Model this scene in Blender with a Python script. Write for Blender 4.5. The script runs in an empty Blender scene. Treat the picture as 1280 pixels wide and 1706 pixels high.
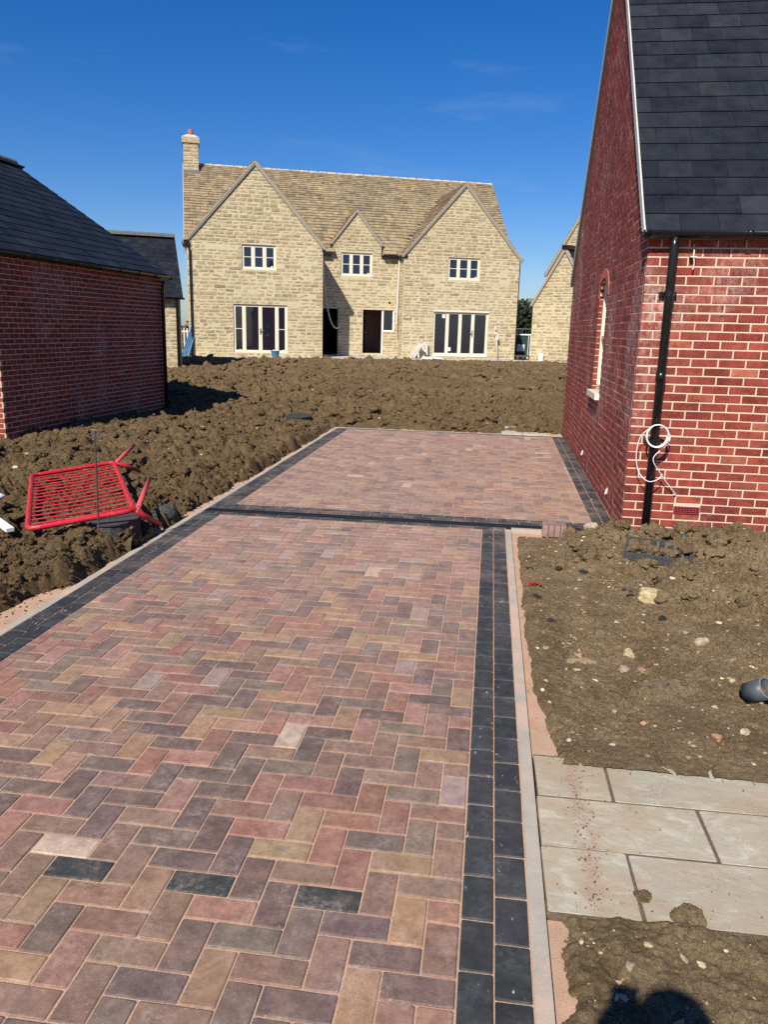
import bpy, math, random
import numpy as np
from mathutils import Vector, Matrix

random.seed(7); np.random.seed(7)
RNG = np.random.RandomState(11)
SC = bpy.context.scene
COL = SC.collection
rad = math.radians

# ------------------------------------------------------------------ camera
F_PX, YAW, PITCH, ROLL, CAM_H = 1295.2, .1302, .2312, .025, 1.766
PW, PH = 1280, 1706
fwd = np.array([-math.sin(YAW)*math.cos(PITCH), math.cos(YAW)*math.cos(PITCH), -math.sin(PITCH)])
_r0 = np.array([math.cos(YAW), math.sin(YAW), 0.]); _u0 = np.cross(_r0, fwd)
crt = math.cos(ROLL)*_r0+math.sin(ROLL)*_u0
cup = -math.sin(ROLL)*_r0+math.cos(ROLL)*_u0
CAM = np.array([0., 0., CAM_H])
cd = bpy.data.cameras.new('camera'); cam = bpy.data.objects.new('camera', cd); COL.objects.link(cam)
cd.sensor_fit = 'VERTICAL'; cd.sensor_height = 36.; cd.lens = F_PX/PH*36.; cd.clip_start = .05; cd.clip_end = 3000
cam.matrix_world = Matrix(((crt[0], cup[0], -fwd[0], 0), (crt[1], cup[1], -fwd[1], 0), (crt[2], cup[2], -fwd[2], CAM_H), (0, 0, 0, 1)))
SC.camera = cam

# ------------------------------------------------------------------ sky, sun, exposure
SUN_EL, SUN_AZ = 42., 14.5          # light travels towards +Y, SUN_AZ degrees to the right of it
SUN_STRENGTH, SKY_STRENGTH, EXPOSURE = 5.0, .066, .38
SC.view_settings.view_transform = 'Standard'; SC.view_settings.look = 'None'
SC.view_settings.gamma = 1; SC.view_settings.use_curve_mapping = False
SC.view_settings.exposure = EXPOSURE
SC.cycles.use_denoising = False
W = bpy.data.worlds.new('World'); SC.world = W; W.use_nodes = True
wt = W.node_tree; wt.nodes.clear()
wo = wt.nodes.new('ShaderNodeOutputWorld'); wb = wt.nodes.new('ShaderNodeBackground')
sk = wt.nodes.new('ShaderNodeTexSky'); sk.sky_type = 'NISHITA'; sk.sun_disc = False
sk.sun_elevation = rad(SUN_EL); sk.sun_rotation = rad(180+SUN_AZ)
sk.altitude = 100; sk.air_density = 1.0; sk.dust_density = .4; sk.ozone_density = 3.0
wb.inputs['Strength'].default_value = SKY_STRENGTH
# thin cirrus streaks
tc = wt.nodes.new('ShaderNodeTexCoord'); mp = wt.nodes.new('ShaderNodeMapping')
mp.inputs['Scale'].default_value = (2.2, 3., 13.); mp.inputs['Rotation'].default_value = (0, rad(-17), rad(20))
cn = wt.nodes.new('ShaderNodeTexNoise'); cn.inputs['Scale'].default_value = 1.1; cn.inputs['Detail'].default_value = 7; cn.inputs['Roughness'].default_value = .6
cr = wt.nodes.new('ShaderNodeMapRange'); cr.inputs['From Min'].default_value = .57; cr.inputs['From Max'].default_value = .88; cr.inputs['To Max'].default_value = .35
hs = wt.nodes.new('ShaderNodeHueSaturation'); hs.inputs['Saturation'].default_value = 1.42; hs.inputs['Value'].default_value = 1.0
tn_ = wt.nodes.new('ShaderNodeMix'); tn_.data_type = 'RGBA'; tn_.blend_type = 'MULTIPLY'; tn_.inputs[0].default_value = 1.; tn_.inputs[7].default_value = (.87, .95, 1.26, 1)
cm = wt.nodes.new('ShaderNodeMix'); cm.data_type = 'RGBA'; cm.inputs[7].default_value = (5.2, 6.4, 8., 1)
L = wt.links.new
L(tc.outputs['Generated'], mp.inputs['Vector']); L(mp.outputs[0], cn.inputs['Vector']); L(cn.outputs['Fac'], cr.inputs['Value'])
L(sk.outputs[0], hs.inputs['Color']); L(hs.outputs[0], tn_.inputs[6]); L(tn_.outputs[2], cm.inputs[6]); L(cr.outputs[0], cm.inputs[0])
L(cm.outputs[2], wb.inputs['Color']); L(wb.outputs[0], wo.inputs['Surface'])
sd = bpy.data.lights.new('sun', 'SUN'); sd.energy = SUN_STRENGTH; sd.angle = rad(.53); sd.color = (1., .935, .815)
sun = bpy.data.objects.new('sun', sd); COL.objects.link(sun)
_sv = Vector((math.sin(rad(SUN_AZ))*math.cos(rad(SUN_EL)), math.cos(rad(SUN_AZ))*math.cos(rad(SUN_EL)), -math.sin(rad(SUN_EL))))
sun.rotation_euler = _sv.to_track_quat('-Z', 'Y').to_euler(); sun.location = (-5, -10, 15)

# ------------------------------------------------------------------ materials
class NT:
    def __init__(s, name):
        s.m = bpy.data.materials.new(name); s.m.use_nodes = True; s.t = s.m.node_tree; s.t.nodes.clear()
        s.out = s.n('ShaderNodeOutputMaterial'); s.b = s.n('ShaderNodeBsdfPrincipled'); s.l(s.b.outputs[0], s.out.inputs['Surface'])
        g = s.n('ShaderNodeNewGeometry'); s.pos = g.outputs['Position']
    def n(s, t, **k):
        x = s.t.nodes.new(t)
        for a, v in k.items(): setattr(x, a, v)
        return x
    def l(s, a, b): s.t.links.new(a, b)
    def vec(s, scale=(1, 1, 1), rot=(0, 0, 0)):
        m = s.n('ShaderNodeMapping'); m.inputs['Scale'].default_value = scale; m.inputs['Rotation'].default_value = rot
        s.l(s.pos, m.inputs['Vector']); return m.outputs[0]
    def noise(s, scale, detail=4, rough=.55, vec=None, dist=0):
        x = s.n('ShaderNodeTexNoise'); x.inputs['Scale'].default_value = scale; x.inputs['Detail'].default_value = detail
        x.inputs['Roughness'].default_value = rough; x.inputs['Distortion'].default_value = dist
        s.l(vec if vec is not None else s.pos, x.inputs['Vector']); return x.outputs['Fac']
    def rng(s, v, a, b, c, d, smooth=False):
        x = s.n('ShaderNodeMapRange'); x.inputs['From Min'].default_value = a; x.inputs['From Max'].default_value = b
        x.inputs['To Min'].default_value = c; x.inputs['To Max'].default_value = d
        if smooth: x.interpolation_type = 'SMOOTHSTEP'
        s.l(v, x.inputs['Value']); return x.outputs[0]
    def math(s, op, a, b=None):
        x = s.n('ShaderNodeMath', operation=op)
        for i, v in enumerate((a, b)):
            if v is None: continue
            if isinstance(v, (int, float)): x.inputs[i].default_value = v
            else: s.l(v, x.inputs[i])
        return x.outputs[0]
    def mix(s, f, a, b, mode='MIX'):
        x = s.n('ShaderNodeMix', data_type='RGBA', blend_type=mode)
        for i, v in ((0, f), (6, a), (7, b)):
            if isinstance(v, (int, float)): x.inputs[i].default_value = v
            elif isinstance(v, tuple): x.inputs[i].default_value = (*v, 1)
            else: s.l(v, x.inputs[i])
        return x.outputs[2]
    def scale(s, col, f): return s.mix(1., col, f, 'MULTIPLY')
    def tone(s):
        a = s.n('ShaderNodeAttribute', attribute_name='tone'); o = s.n('ShaderNodeObjectInfo')
        return s.mix(1., a.outputs['Color'], o.outputs['Color'], 'MULTIPLY')
    def bump(s, h, strength, dist, prev=None):
        x = s.n('ShaderNodeBump'); x.inputs['Strength'].default_value = strength; x.inputs['Distance'].default_value = dist
        s.l(h, x.inputs['Height'])
        if prev is not None: s.l(prev, x.inputs['Normal'])
        return x.outputs[0]
    def done(s, col, rough=.85, spec=.25, nrm=None, metal=0.):
        if isinstance(col, tuple): s.b.inputs['Base Color'].default_value = (*col, 1)
        else: s.l(col, s.b.inputs['Base Color'])
        if isinstance(rough, (int, float)): s.b.inputs['Roughness'].default_value = rough
        else: s.l(rough, s.b.inputs['Roughness'])
        s.b.inputs['Specular IOR Level'].default_value = spec; s.b.inputs['Metallic'].default_value = metal
        if nrm is not None: s.l(nrm, s.b.inputs['Normal'])
        return s.m

def plain(name, col, rough=.5, spec=.4, var=.12, sc=14, bump=0.):
    t = NT(name); n = t.noise(sc, 5, .6)
    c = t.scale(t.mix(1., col, (1, 1, 1), 'MULTIPLY'), t.rng(n, .3, .7, 1-var, 1+var))
    return t.done(c, rough, spec, t.bump(n, .5, bump) if bump else None)

def mat_paver():
    t = NT('concrete paver'); c = t.tone()
    n1 = t.noise(16, 4, .6); n2 = t.noise(420, 3, .7); n3 = t.noise(60, 5, .65)
    c = t.scale(c, t.rng(n1, .3, .7, .72, 1.24)); c = t.scale(c, t.rng(n3, .3, .7, .84, 1.16)); c = t.scale(c, t.rng(n2, .25, .75, .5, 1.5))
    # tan bloom inside single blocks, then pale scuffs and grains of jointing sand
    c = t.mix(t.rng(t.noise(8, 4, .6), .52, .72, 0, .35), c, (.29, .18, .122))
    c = t.mix(t.rng(t.noise(6.1, 4, .6, t.vec((1, 1, 1), (0, 0, 1.))), .55, .72, 0, .4), c, (.13, .092, .08))
    d = t.math('MULTIPLY', t.rng(t.noise(5.5, 6, .7), .46, .72, 0, .6), t.rng(t.noise(38, 6, .78), .44, .66, 0, 1))
    c = t.mix(d, c, (.50, .41, .36))
    # drier, sandier paving towards the far half
    sp = t.n('ShaderNodeSeparateXYZ'); t.l(t.pos, sp.inputs[0])
    far = t.rng(sp.outputs['Y'], 2.6, 7.0, .08, 1, True)
    sand = t.math('MULTIPLY', far, t.rng(t.noise(2.2, 6, .7), .3, .7, .08, .52))
    c = t.mix(sand, c, (.48, .325, .265))
    sp2 = t.math('MULTIPLY', t.rng(t.noise(200, 2, .6), .66, .72, 0, .8), t.rng(t.noise(7, 3, .6), .4, .6, .2, 1))
    c = t.mix(sp2, c, (.6, .5, .42))
    b = t.bump(n2, .45, .0018); b = t.bump(n3, .4, .0022, b)
    return t.done(c, t.rng(n1, .3, .7, .66, .84), .32, b)

def mat_black_paver():
    t = NT('charcoal paver'); c = t.tone()
    n1 = t.noise(14, 5, .65); n2 = t.noise(330, 3, .7)
    c = t.scale(c, t.rng(n1, .3, .7, .7, 1.4)); c = t.scale(c, t.rng(n2, .3, .7, .75, 1.3))
    d = t.math('MULTIPLY', t.rng(t.noise(6, 6, .7), .46, .76, 0, .5), t.rng(t.noise(44, 6, .75), .4, .7, 0, .9))
    c = t.mix(d, c, (.24, .24, .235))
    v = t.vec((14, 5, 10), (0, 0, .35)); s = t.math('MULTIPLY', t.rng(t.noise(2.0, 3, .55, v, 1.5), .66, .72, 0, 1), t.rng(t.noise(40, 5, .7), .45, .6, 0, .8))
    c = t.mix(s, c, (.62, .62, .6))
    sp = t.n('ShaderNodeSeparateXYZ'); t.l(t.pos, sp.inputs[0])
    sand = t.math('MULTIPLY', t.rng(sp.outputs['Y'], 3.5, 7.2, .05, 1, True), t.rng(t.noise(3.1, 6, .7), .46, .76, 0, .5))
    c = t.mix(sand, c, (.42, .29, .22))
    return t.done(c, .62, .4, t.bump(n2, .5, .002))

def mat_sand():
    t = NT('jointing sand'); n = t.noise(260, 3, .7); m = t.noise(7, 5, .6)
    c = t.mix(t.rng(m, .3, .7, 0, 1), (.58, .38, .265), (.46, .30, .21)); c = t.scale(c, t.rng(n, .25, .75, .6, 1.35))
    c = t.mix(t.rng(t.noise(90, 3, .7), .64, .7, 0, .8), c, (.16, .10, .07))
    return t.done(c, .95, .1, t.bump(n, .9, .004))

def mat_brick():
    t = NT('red brick'); c = t.tone()
    n1 = t.noise(11, 5, .65); n2 = t.noise(170, 4, .7); n3 = t.noise(42, 5, .7)
    c = t.scale(c, t.rng(n1, .3, .7, .74, 1.24)); c = t.scale(c, t.rng(n3, .3, .7, .82, 1.2)); c = t.scale(c, t.rng(n2, .25, .75, .7, 1.3))
    v = t.vec((5, 5, 24)); cr = t.noise(2.2, 4, .6, v, 2.2)
    crease = t.math('MULTIPLY', t.rng(t.math('ABSOLUTE', t.math('SUBTRACT', cr, .5)), 0, .014, 1, 0), t.rng(t.noise(5, 2, .5), .48, .58, 0, 1))
    c = t.mix(t.math('MULTIPLY', crease, .6), c, (.10, .035, .03))
    # salt bloom
    e = t.math('MULTIPLY', t.rng(t.noise(1.15, 4, .6, t.vec((1, 1, .55))), .50, .72, 0, 1, True), t.rng(t.noise(26, 6, .75, t.vec((1, 1, .6))), .42, .68, 0, .75))
    c = t.mix(e, c, (.62, .51, .46))
    c = t.mix(t.rng(t.noise(75, 3, .6), .69, .75, 0, .55), c, (.6, .47, .36))
    b = t.bump(n2, .5, .002); b = t.bump(n3, .5, .004, b); b = t.bump(crease, .8, -.004, b)
    return t.done(c, .88, .2, b)

def mat_mortar(name, a, b_, eff=True):
    t = NT(name); n = t.noise(190, 4, .7); m = t.noise(3, 5, .6)
    c = t.mix(t.rng(m, .3, .7, 0, 1), a, b_); c = t.scale(c, t.rng(n, .25, .75, .72, 1.25))
    return t.done(c, .95, .1, t.bump(n, .6, .003))

def mat_stone():
    t = NT('cream rubble stone'); c = t.tone()
    n1 = t.noise(7, 5, .65); n2 = t.noise(55, 5, .7)
    c = t.scale(c, t.rng(n1, .3, .7, .72, 1.26)); c = t.scale(c, t.rng(n2, .28, .72, .66, 1.3))
    c = t.mix(t.rng(t.noise(.55, 4, .6), .52, .72, 0, .35), c, (.60, .53, .40))
    b = t.bump(n2, .7, .012); b = t.bump(t.noise(18, 4, .6), .7, .03, b)
    return t.done(c, .92, .12, b)

def mat_tile():
    t = NT('stone roof tile'); c = t.tone()
    n1 = t.noise(4.5, 5, .7); n2 = t.noise(38, 5, .75)
    c = t.scale(c, t.rng(n1, .3, .7, .62, 1.3)); c = t.scale(c, t.rng(n2, .28, .72, .65, 1.3))
    c = t.mix(t.rng(t.noise(.55, 6, .7), .50, .68, 0, .55), c, (.165, .13, .09))
    return t.done(c, .92, .12, t.bump(n2, .7, .012))

def mat_slate():
    t = NT('roof slate'); c = t.tone()
    n1 = t.noise(6, 5, .6, t.vec((1, 1, 1))); n2 = t.noise(120, 4, .7)
    c = t.scale(c, t.rng(n1, .3, .7, .75, 1.3)); c = t.scale(c, t.rng(n2, .3, .7, .85, 1.18))
    c = t.mix(t.rng(t.noise(60, 4, .7, t.vec((1, .5, .35), (0, 0, .4))), .71, .78, 0, .3), c, (.3, .31, .33))
    c = t.mix(t.rng(t.noise(210, 2, .5), .765, .79, 0, .8), c, (.5, .5, .5))
    b = t.bump(t.noise(26, 5, .65), .5, .004); return t.done(c, t.rng(n1, .3, .7, .5, .72), .24, b)

def mat_soil():
    t = NT('clay soil'); m = t.noise(.6, 6, .68); n1 = t.noise(17, 6, .72); n2 = t.noise(130, 5, .75); n3 = t.noise(480, 3, .7); n4 = t.noise(44, 5, .72)
    c = t.mix(t.rng(m, .35, .65, 0, 1), (.146, .094, .048), (.203, .139, .073))
    c = t.mix(t.rng(n1, .46, .68, 0, .75), c, (.27, .190, .106)); c = t.mix(t.rng(n1, .26, .42, .6, 0), c, (.085, .056, .030))  # crumb highlights and dark crevices put into the colour, following the bump noise
    sx = t.n('ShaderNodeSeparateXYZ'); t.l(t.pos, sx.inputs[0]); dry = t.math('MULTIPLY', t.rng(sx.outputs['X'], .1, .3, 0, 1), t.rng(sx.outputs['Y'], 6.6, 7.6, 1, 0))
    dryc = t.mix(t.rng(t.noise(3.4, 6, .68), .34, .66, 0, 1), (.22, .150, .080), (.415, .305, .178)); c = t.mix(t.math('MULTIPLY', dry, .85), c, dryc)
    c = t.scale(c, t.rng(n4, .28, .72, .62, 1.36)); c = t.scale(c, t.rng(n2, .25, .75, .62, 1.38)); c = t.scale(c, t.rng(n3, .25, .75, .74, 1.25))  # mid noise adds crevice shade to the colour; finer noises are grain
    c = t.mix(t.rng(t.noise(150, 2, .5), .70, .735, 0, .85), c, (.44, .35, .23))
    c = t.mix(t.rng(t.noise(71, 2, .5), .735, .755, 0, .9), c, (.50, .42, .30))
    b = t.bump(n1, .9, .04); b = t.bump(n4, 1., .030, b); b = t.bump(n2, 1., .014, b); b = t.bump(n3, .9, .005, b)
    return t.done(c, .96, .08, b)

def mat_slab():
    t = NT('riven sandstone'); c = t.tone()
    v = t.vec((1, 1.7, 1), (0, 0, .5)); n1 = t.noise(2.6, 7, .65, v, 1.6); n2 = t.noise(220, 4, .7); n3 = t.noise(22, 6, .7, t.vec((1, 1.5, 1), (0, 0, .45)))
    c = t.mix(t.rng(n1, .40, .60, 0, .75), c, (.36, .335, .255)); c = t.mix(t.rng(t.noise(5.5, 6, .68, t.vec((1, 2.1, 1), (0, 0, .6)), 1.2), .50, .64, 0, .75), c, (.53, .50, .41)); c = t.scale(c, t.rng(n3, .3, .7, .93, 1.07)); c = t.scale(c, t.rng(n2, .25, .75, .86, 1.14))
    s = t.rng(t.math('ABSOLUTE', t.math('SUBTRACT', t.noise(4.2, 5, .6, t.vec((1, 1.7, 1), (0, 0, .55)), 1.8), .5)), 0, .005, .12, 0)
    c = t.mix(s, c, (.48, .47, .40))
    c = t.mix(t.rng(t.noise(1.9, 5, .65), .44, .62, 0, .8), c, (.37, .275, .185))
    # crumbs of soil and sand trodden across
    d = t.math('MULTIPLY', t.rng(t.noise(4.5, 5, .7), .54, .66, 0, 1), t.rng(t.noise(80, 5, .75), .48, .60, 0, .9))
    c = t.mix(d, c, (.24, .165, .115))
    sx = t.n('ShaderNodeSeparateXYZ'); t.l(t.pos, sx.inputs[0]); wob = t.rng(t.noise(5, 3, .6), .3, .7, -.05, .05)
    band = t.rng(t.math('ABSOLUTE', t.math('SUBTRACT', t.math('ADD', sx.outputs['X'], wob), .435)), .0, .055, 1, 0)
    c = t.mix(t.math('MULTIPLY', band, t.rng(t.noise(60, 5, .75), .40, .60, .1, .9)), c, (.34, .215, .15))
    b = t.bump(n1, .35, .015); b = t.bump(n3, .45, .005, b); b = t.bump(n2, .4, .0015, b)
    return t.done(c, .8, .25, b)

def mat_concrete(name='edging concrete', a=(.42, .385, .315), b_=(.33, .30, .245), sand=.85):
    t = NT(name); n = t.noise(200, 4, .7); m = t.noise(6, 6, .65)
    c = t.mix(t.rng(m, .3, .7, 0, 1), a, b_); c = t.scale(c, t.rng(n, .25, .75, .8, 1.2))
    c = t.mix(t.rng(t.noise(1.7, 6, .7), .47, .60, 0, sand), c, (.56, .375, .28))
    return t.done(c, .88, .2, t.bump(n, .5, .002))

def mat_glass():
    t = NT('window glass'); return t.done((.008, .010, .020), .03, 1.)

def mat_leaf():
    t = NT('hedge leaves'); o = t.tone(); n = t.noise(3, 3, .6); c = t.scale(o, t.rng(n, .3, .7, .6, 1.5)); return t.done(c, .7, .2)

M_PAV, M_BLK, M_SAND, M_BRK, M_STN, M_TILE, M_SLT, M_SOIL, M_SLAB = mat_paver(), mat_black_paver(), mat_sand(), mat_brick(), mat_stone(), mat_tile(), mat_slate(), mat_soil(), mat_slab()
M_MORT = mat_mortar('brick mortar', (.66, .53, .39), (.57, .445, .325)); M_SMORT = mat_mortar('stone mortar', (.60, .51, .35), (.54, .455, .305))
M_KERB, M_GLASS, M_LEAF = mat_concrete(), mat_glass(), mat_leaf()
M_CONC = mat_concrete('grey concrete', (.46, .45, .42), (.36, .355, .33), .25)
M_CREAM = plain('cream paint', (.74, .68, .54), .45, .4, .05)
M_DUSTY = plain('dusty black plastic', (.16, .145, .12), .85, .2, .5, 45)
M_BLACKPVC = plain('black gutter plastic', (.008, .008, .009), .28, .5, .3, 9)
M_IRON = plain('dark grating', (.012, .013, .014), .5, .4, .3, 40, .001)
M_SOFFIT = plain('undercloak board', (.185, .155, .135), .8, .2, .1)
M_VERGE = plain('verge mortar', (.56, .54, .49), .9, .15, .2, 60, .004)
M_SVERGE = plain('stone verge', (.36, .31, .25), .9, .15, .2, 30, .01)
M_LEAD = plain('lead flashing', (.14, .15, .17), .55, .4, .2)
M_RED = plain('red barrier paint', (.60, .012, .035), .38, .45, .16, 25, .0005)
def mat_red():
    t = NT('scuffed red paint'); n = t.noise(30, 6, .7); c = t.mix(t.rng(t.noise(4, 4, .6), .35, .65, 0, 1), (.56, .014, .032), (.47, .022, .036))
    c = t.mix(t.rng(n, .56, .68, 0, .6), c, (.56, .16, .15)); c = t.mix(t.math('MULTIPLY', t.rng(t.noise(7, 5, .7), .55, .66, 0, 1), t.rng(t.noise(70, 5, .7), .42, .6, .2, .9)), c, (.20, .14, .085))
    return t.done(c, t.rng(n, .3, .7, .32, .6), .45, t.bump(n, .4, .0015))
M_RED = mat_red()
M_REDDUST = plain('dusty red paint', (.56, .085, .085), .7, .3, .2, 30)
M_WHITE = plain('white plastic', (.80, .80, .80), .45, .4, .05)
M_OFFW = plain('off white cloth', (.62, .58, .52), .9, .1, .12)
M_RUST = plain('rusty steel', (.085, .055, .042), .75, .3, .35, 60, .001)
M_GRIT = plain('gritty black plastic', (.060, .061, .062), .8, .3, .6, 75, .02)
M_GREYPVC = plain('grey pipe plastic', (.065, .078, .088), .45, .4, .18)
M_BLUE = plain('blue plastic', (.055, .16, .30), .5, .4, .15)
M_DARKROOM = plain('dark interior', (.035, .028, .024), .9, .1)
M_BROWN = plain('brown cupboard', (.30, .15, .105), .5, .3, .2)
M_YEL = plain('yellow green cap', (.42, .48, .04), .5, .4)
M_TERRA = plain('terracotta', (.33, .12, .075), .8, .2)
M_GREEN = plain('green board', (.012, .055, .05), .5, .4)
M_REDVENT = plain('red vent plastic', (.26, .03, .04), .5, .4)
M_RIDGE = plain('ridge tile', (.115, .118, .12), .75, .3, .15, 20)
M_SKIN = plain('skin', (.5, .3, .22), .6, .3); M_COAT = plain('dark jacket', (.03, .035, .05), .8, .2); M_TROU = plain('blue jeans', (.05, .07, .12), .85, .2); M_HAIR = plain('brown hair', (.05, .03, .02), .7, .3)
M_PALE = plain('pale stones', (.38, .31, .22), .9, .15, .3, 40, .003)
M_BARK = plain('bark', (.09, .07, .05), .9, .1)

# ------------------------------------------------------------------ building blocks
WM = {}
def link(o, parent=None, world=None):
    COL.objects.link(o); world = world or Matrix()
    if parent is not None:
        o.parent = parent; o.matrix_basis = WM[parent.name].inverted() @ world
    else: o.matrix_basis = world
    WM[o.name] = world
    return o
def tag(o, label=None, cat=None, group=None, kind=None):
    for k, v in (('label', label), ('category', cat), ('group', group), ('kind', kind)):
        if v: o[k] = v
    return o
def thing(name, label, cat, loc=(0, 0, 0), group=None):
    o = bpy.data.objects.new(name, None); o.empty_display_size = .2
    link(o, None, Matrix.Translation(Vector(loc))); return tag(o, label, cat, group)

class Fr:
    """a plane frame: origin, u (right seen from outside), v (up), n (outwards)"""
    def __init__(s, o, u, v):
        s.o = np.array(o, float); s.u = np.array(u, float); s.u /= np.linalg.norm(s.u)
        v = np.array(v, float); v = v-s.u*(v@s.u); s.v = v/np.linalg.norm(v); s.n = np.cross(s.u, s.v)
    def p(s, u, v, n=0.): return s.o+s.u*u+s.v*v+s.n*n
    def m(s, u, v, n=0., rz=0., tilt=0.):
        A = np.eye(4); A[:3, 0], A[:3, 1], A[:3, 2], A[:3, 3] = s.u, s.v, s.n, s.p(u, v, n)
        if rz or tilt:
            cz, sz, ct, st = math.cos(rz), math.sin(rz), math.cos(tilt), math.sin(tilt)
            R = np.array([[cz, -sz*ct, sz*st], [sz, cz*ct, -cz*st], [0, st, ct]]); A[:3, :3] = A[:3, :3] @ R
        return A
FG = Fr((0, 0, 0), (1, 0, 0), (0, 1, 0))        # the ground: u = x, v = y, n = up

class MB:
    def __init__(s): s.v, s.f = [], []
    def add(s, vs, fs):
        b = len(s.v); s.v += [tuple(map(float, p)) for p in vs]; s.f += [tuple(i+b for i in f) for f in fs]
    def box(s, F, u0, u1, v0, v1, n0, n1):
        P = [F.p(u, v, n) for n in (n0, n1) for v in (v0, v1) for u in (u0, u1)]
        s.add(P, [(0, 2, 3, 1), (4, 5, 7, 6), (0, 1, 5, 4), (1, 3, 7, 5), (3, 2, 6, 7), (2, 0, 4, 6)])
    def wbox(s, x0, x1, y0, y1, z0, z1): s.box(FG, x0, x1, y0, y1, z0, z1)
    def prism(s, F, poly, n0, n1):
        k = len(poly); P = [F.p(u, v, n0) for u, v in poly]+[F.p(u, v, n1) for u, v in poly]
        s.add(P, [tuple(range(k-1, -1, -1)), tuple(range(k, 2*k))]+[(i, (i+1) % k, k+(i+1) % k, k+i) for i in range(k)])
    def tube(s, pts, r, seg=10, cap=True):
        pts = [Vector(p) for p in pts]; rs = r if isinstance(r, (list, tuple)) else [r]*len(pts); rings = []
        t0 = (pts[1]-pts[0]).normalized(); ref = Vector((0, 0, 1)) if abs(t0.z) < .9 else Vector((1, 0, 0)); x = t0.cross(ref).normalized()
        V, Fc = [], []
        for i, p in enumerate(pts):
            t = (pts[min(i+1, len(pts)-1)]-pts[max(i-1, 0)]).normalized(); x = (x-t*x.dot(t)).normalized(); y = t.cross(x)
            V += [p+(x*math.cos(a)+y*math.sin(a))*rs[i] for a in [2*math.pi*k/seg for k in range(seg)]]
        for i in range(len(pts)-1):
            for k in range(seg): Fc.append((i*seg+k, i*seg+(k+1) % seg, (i+1)*seg+(k+1) % seg, (i+1)*seg+k))
        if cap: Fc += [tuple(range(seg-1, -1, -1)), tuple((len(pts)-1)*seg+k for k in range(seg))]
        s.add(V, Fc)
    def disc(s, F, r0, r1, n0, n1, seg=24, ru=1., rv=1.):
        """ring or disc prism on a frame"""
        A = [2*math.pi*k/seg for k in range(seg)]
        if r0 <= 0: s.prism(F, [(r1*ru*math.cos(a), r1*rv*math.sin(a)) for a in A], n0, n1)
        else:
            V = [F.p(r*ru*math.cos(a), r*rv*math.sin(a), n) for r, n in ((r1, n0), (r1, n1), (r0, n1), (r0, n0)) for a in A]
            s.add(V, [(j*seg+k, j*seg+(k+1) % seg, ((j+1) % 4)*seg+(k+1) % seg, ((j+1) % 4)*seg+k) for j in range(4) for k in range(seg)])
    def wall(s, F, u0, u1, v0, v1, ops, thick, n=-.0015):
        us = sorted({u0, u1, *[x for o in ops for x in o[:2] if u0 < x < u1]}); vs = sorted({v0, v1, *[x for o in ops for x in o[2:4] if v0 < x < v1]})
        solid = lambda i, j: 0 <= i < len(us)-1 and 0 <= j < len(vs)-1 and not any(o[0] < (us[i]+us[i+1])/2 < o[1] and o[2] < (vs[j]+vs[j+1])/2 < o[3] for o in ops)
        q = lambda *a: s.add([F.p(*p) for p in a], [(0, 1, 2, 3)])
        b = n-thick
        for i in range(len(us)-1):
            for j in range(len(vs)-1):
                if not solid(i, j): continue
                a, c, d, e = us[i], us[i+1], vs[j], vs[j+1]
                q((a, d, n), (c, d, n), (c, e, n), (a, e, n)); q((c, d, b), (a, d, b), (a, e, b), (c, e, b))
                if not solid(i-1, j): q((a, d, b), (a, d, n), (a, e, n), (a, e, b))
                if not solid(i+1, j): q((c, d, n), (c, d, b), (c, e, b), (c, e, n))
                if not solid(i, j-1): q((a, d, b), (c, d, b), (c, d, n), (a, d, n))
                if not solid(i, j+1): q((a, e, n), (c, e, n), (c, e, b), (a, e, b))
    def build(s, name, mat, parent=None, smooth=False, kind=None, tone=None):
        me = bpy.data.meshes.new(name); me.from_pydata(s.v, [], s.f); me.materials.append(mat)
        if smooth: me.polygons.foreach_set('use_smooth', [True]*len(me.polygons))
        if tone is not None:
            at = me.attributes.new('tone', 'FLOAT_COLOR', 'FACE'); at.data.foreach_set('color', np.tile([*tone, 1.], len(me.polygons)))
        me.update(); o = bpy.data.objects.new(name, me)
        link(o, parent, Matrix())
        if kind: o['kind'] = kind
        return o

# ---- pieces (bricks, stones, blocks, slates): the ones that show largest become objects, the rest one joined part
def geom_brick(L, H, D, c):
    x, y = L/2, H/2; return np.array([(-x, -y, -D), (x, -y, -D), (x, y, -D), (-x, y, -D), (-x, -y, -c), (x, -y, -c), (x, y, -c), (-x, y, -c), (-x+c, -y+c, 0), (x-c, -y+c, 0), (x-c, y-c, 0), (-x+c, y-c, 0)])
F_BRICK = [(0, 1, 5, 4), (1, 2, 6, 5), (2, 3, 7, 6), (3, 0, 4, 7), (4, 5, 9, 8), (5, 6, 10, 9), (6, 7, 11, 10), (7, 4, 8, 11), (8, 9, 10, 11)]
def geom_stone(L, H, D, c): return np.vstack([geom_brick(L, H, D, c), [(0, 0, c*.55)]])
F_STONE = F_BRICK[:8]+[(8, 9, 12), (9, 10, 12), (10, 11, 12), (11, 8, 12)]
def geom_paver(L, H, D, c):
    k = min(.0045, L*.2); x, y = L/2, H/2
    ring = lambda a, b, z: [(-a+k, -b, z), (a-k, -b, z), (a, -b+k, z), (a, b-k, z), (a-k, b, z), (-a+k, b, z), (-a, b-k, z), (-a, -b+k, z)]
    return np.array(ring(x, y, -D)+ring(x, y, -c*.75)+ring(x-c, y-c, 0))
F_PAVER = [(i, (i+1) % 8, 8+(i+1) % 8, 8+i) for i in range(8)]+[(8+i, 8+(i+1) % 8, 16+(i+1) % 8, 16+i) for i in range(8)]+[tuple(range(16, 24))]
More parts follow.
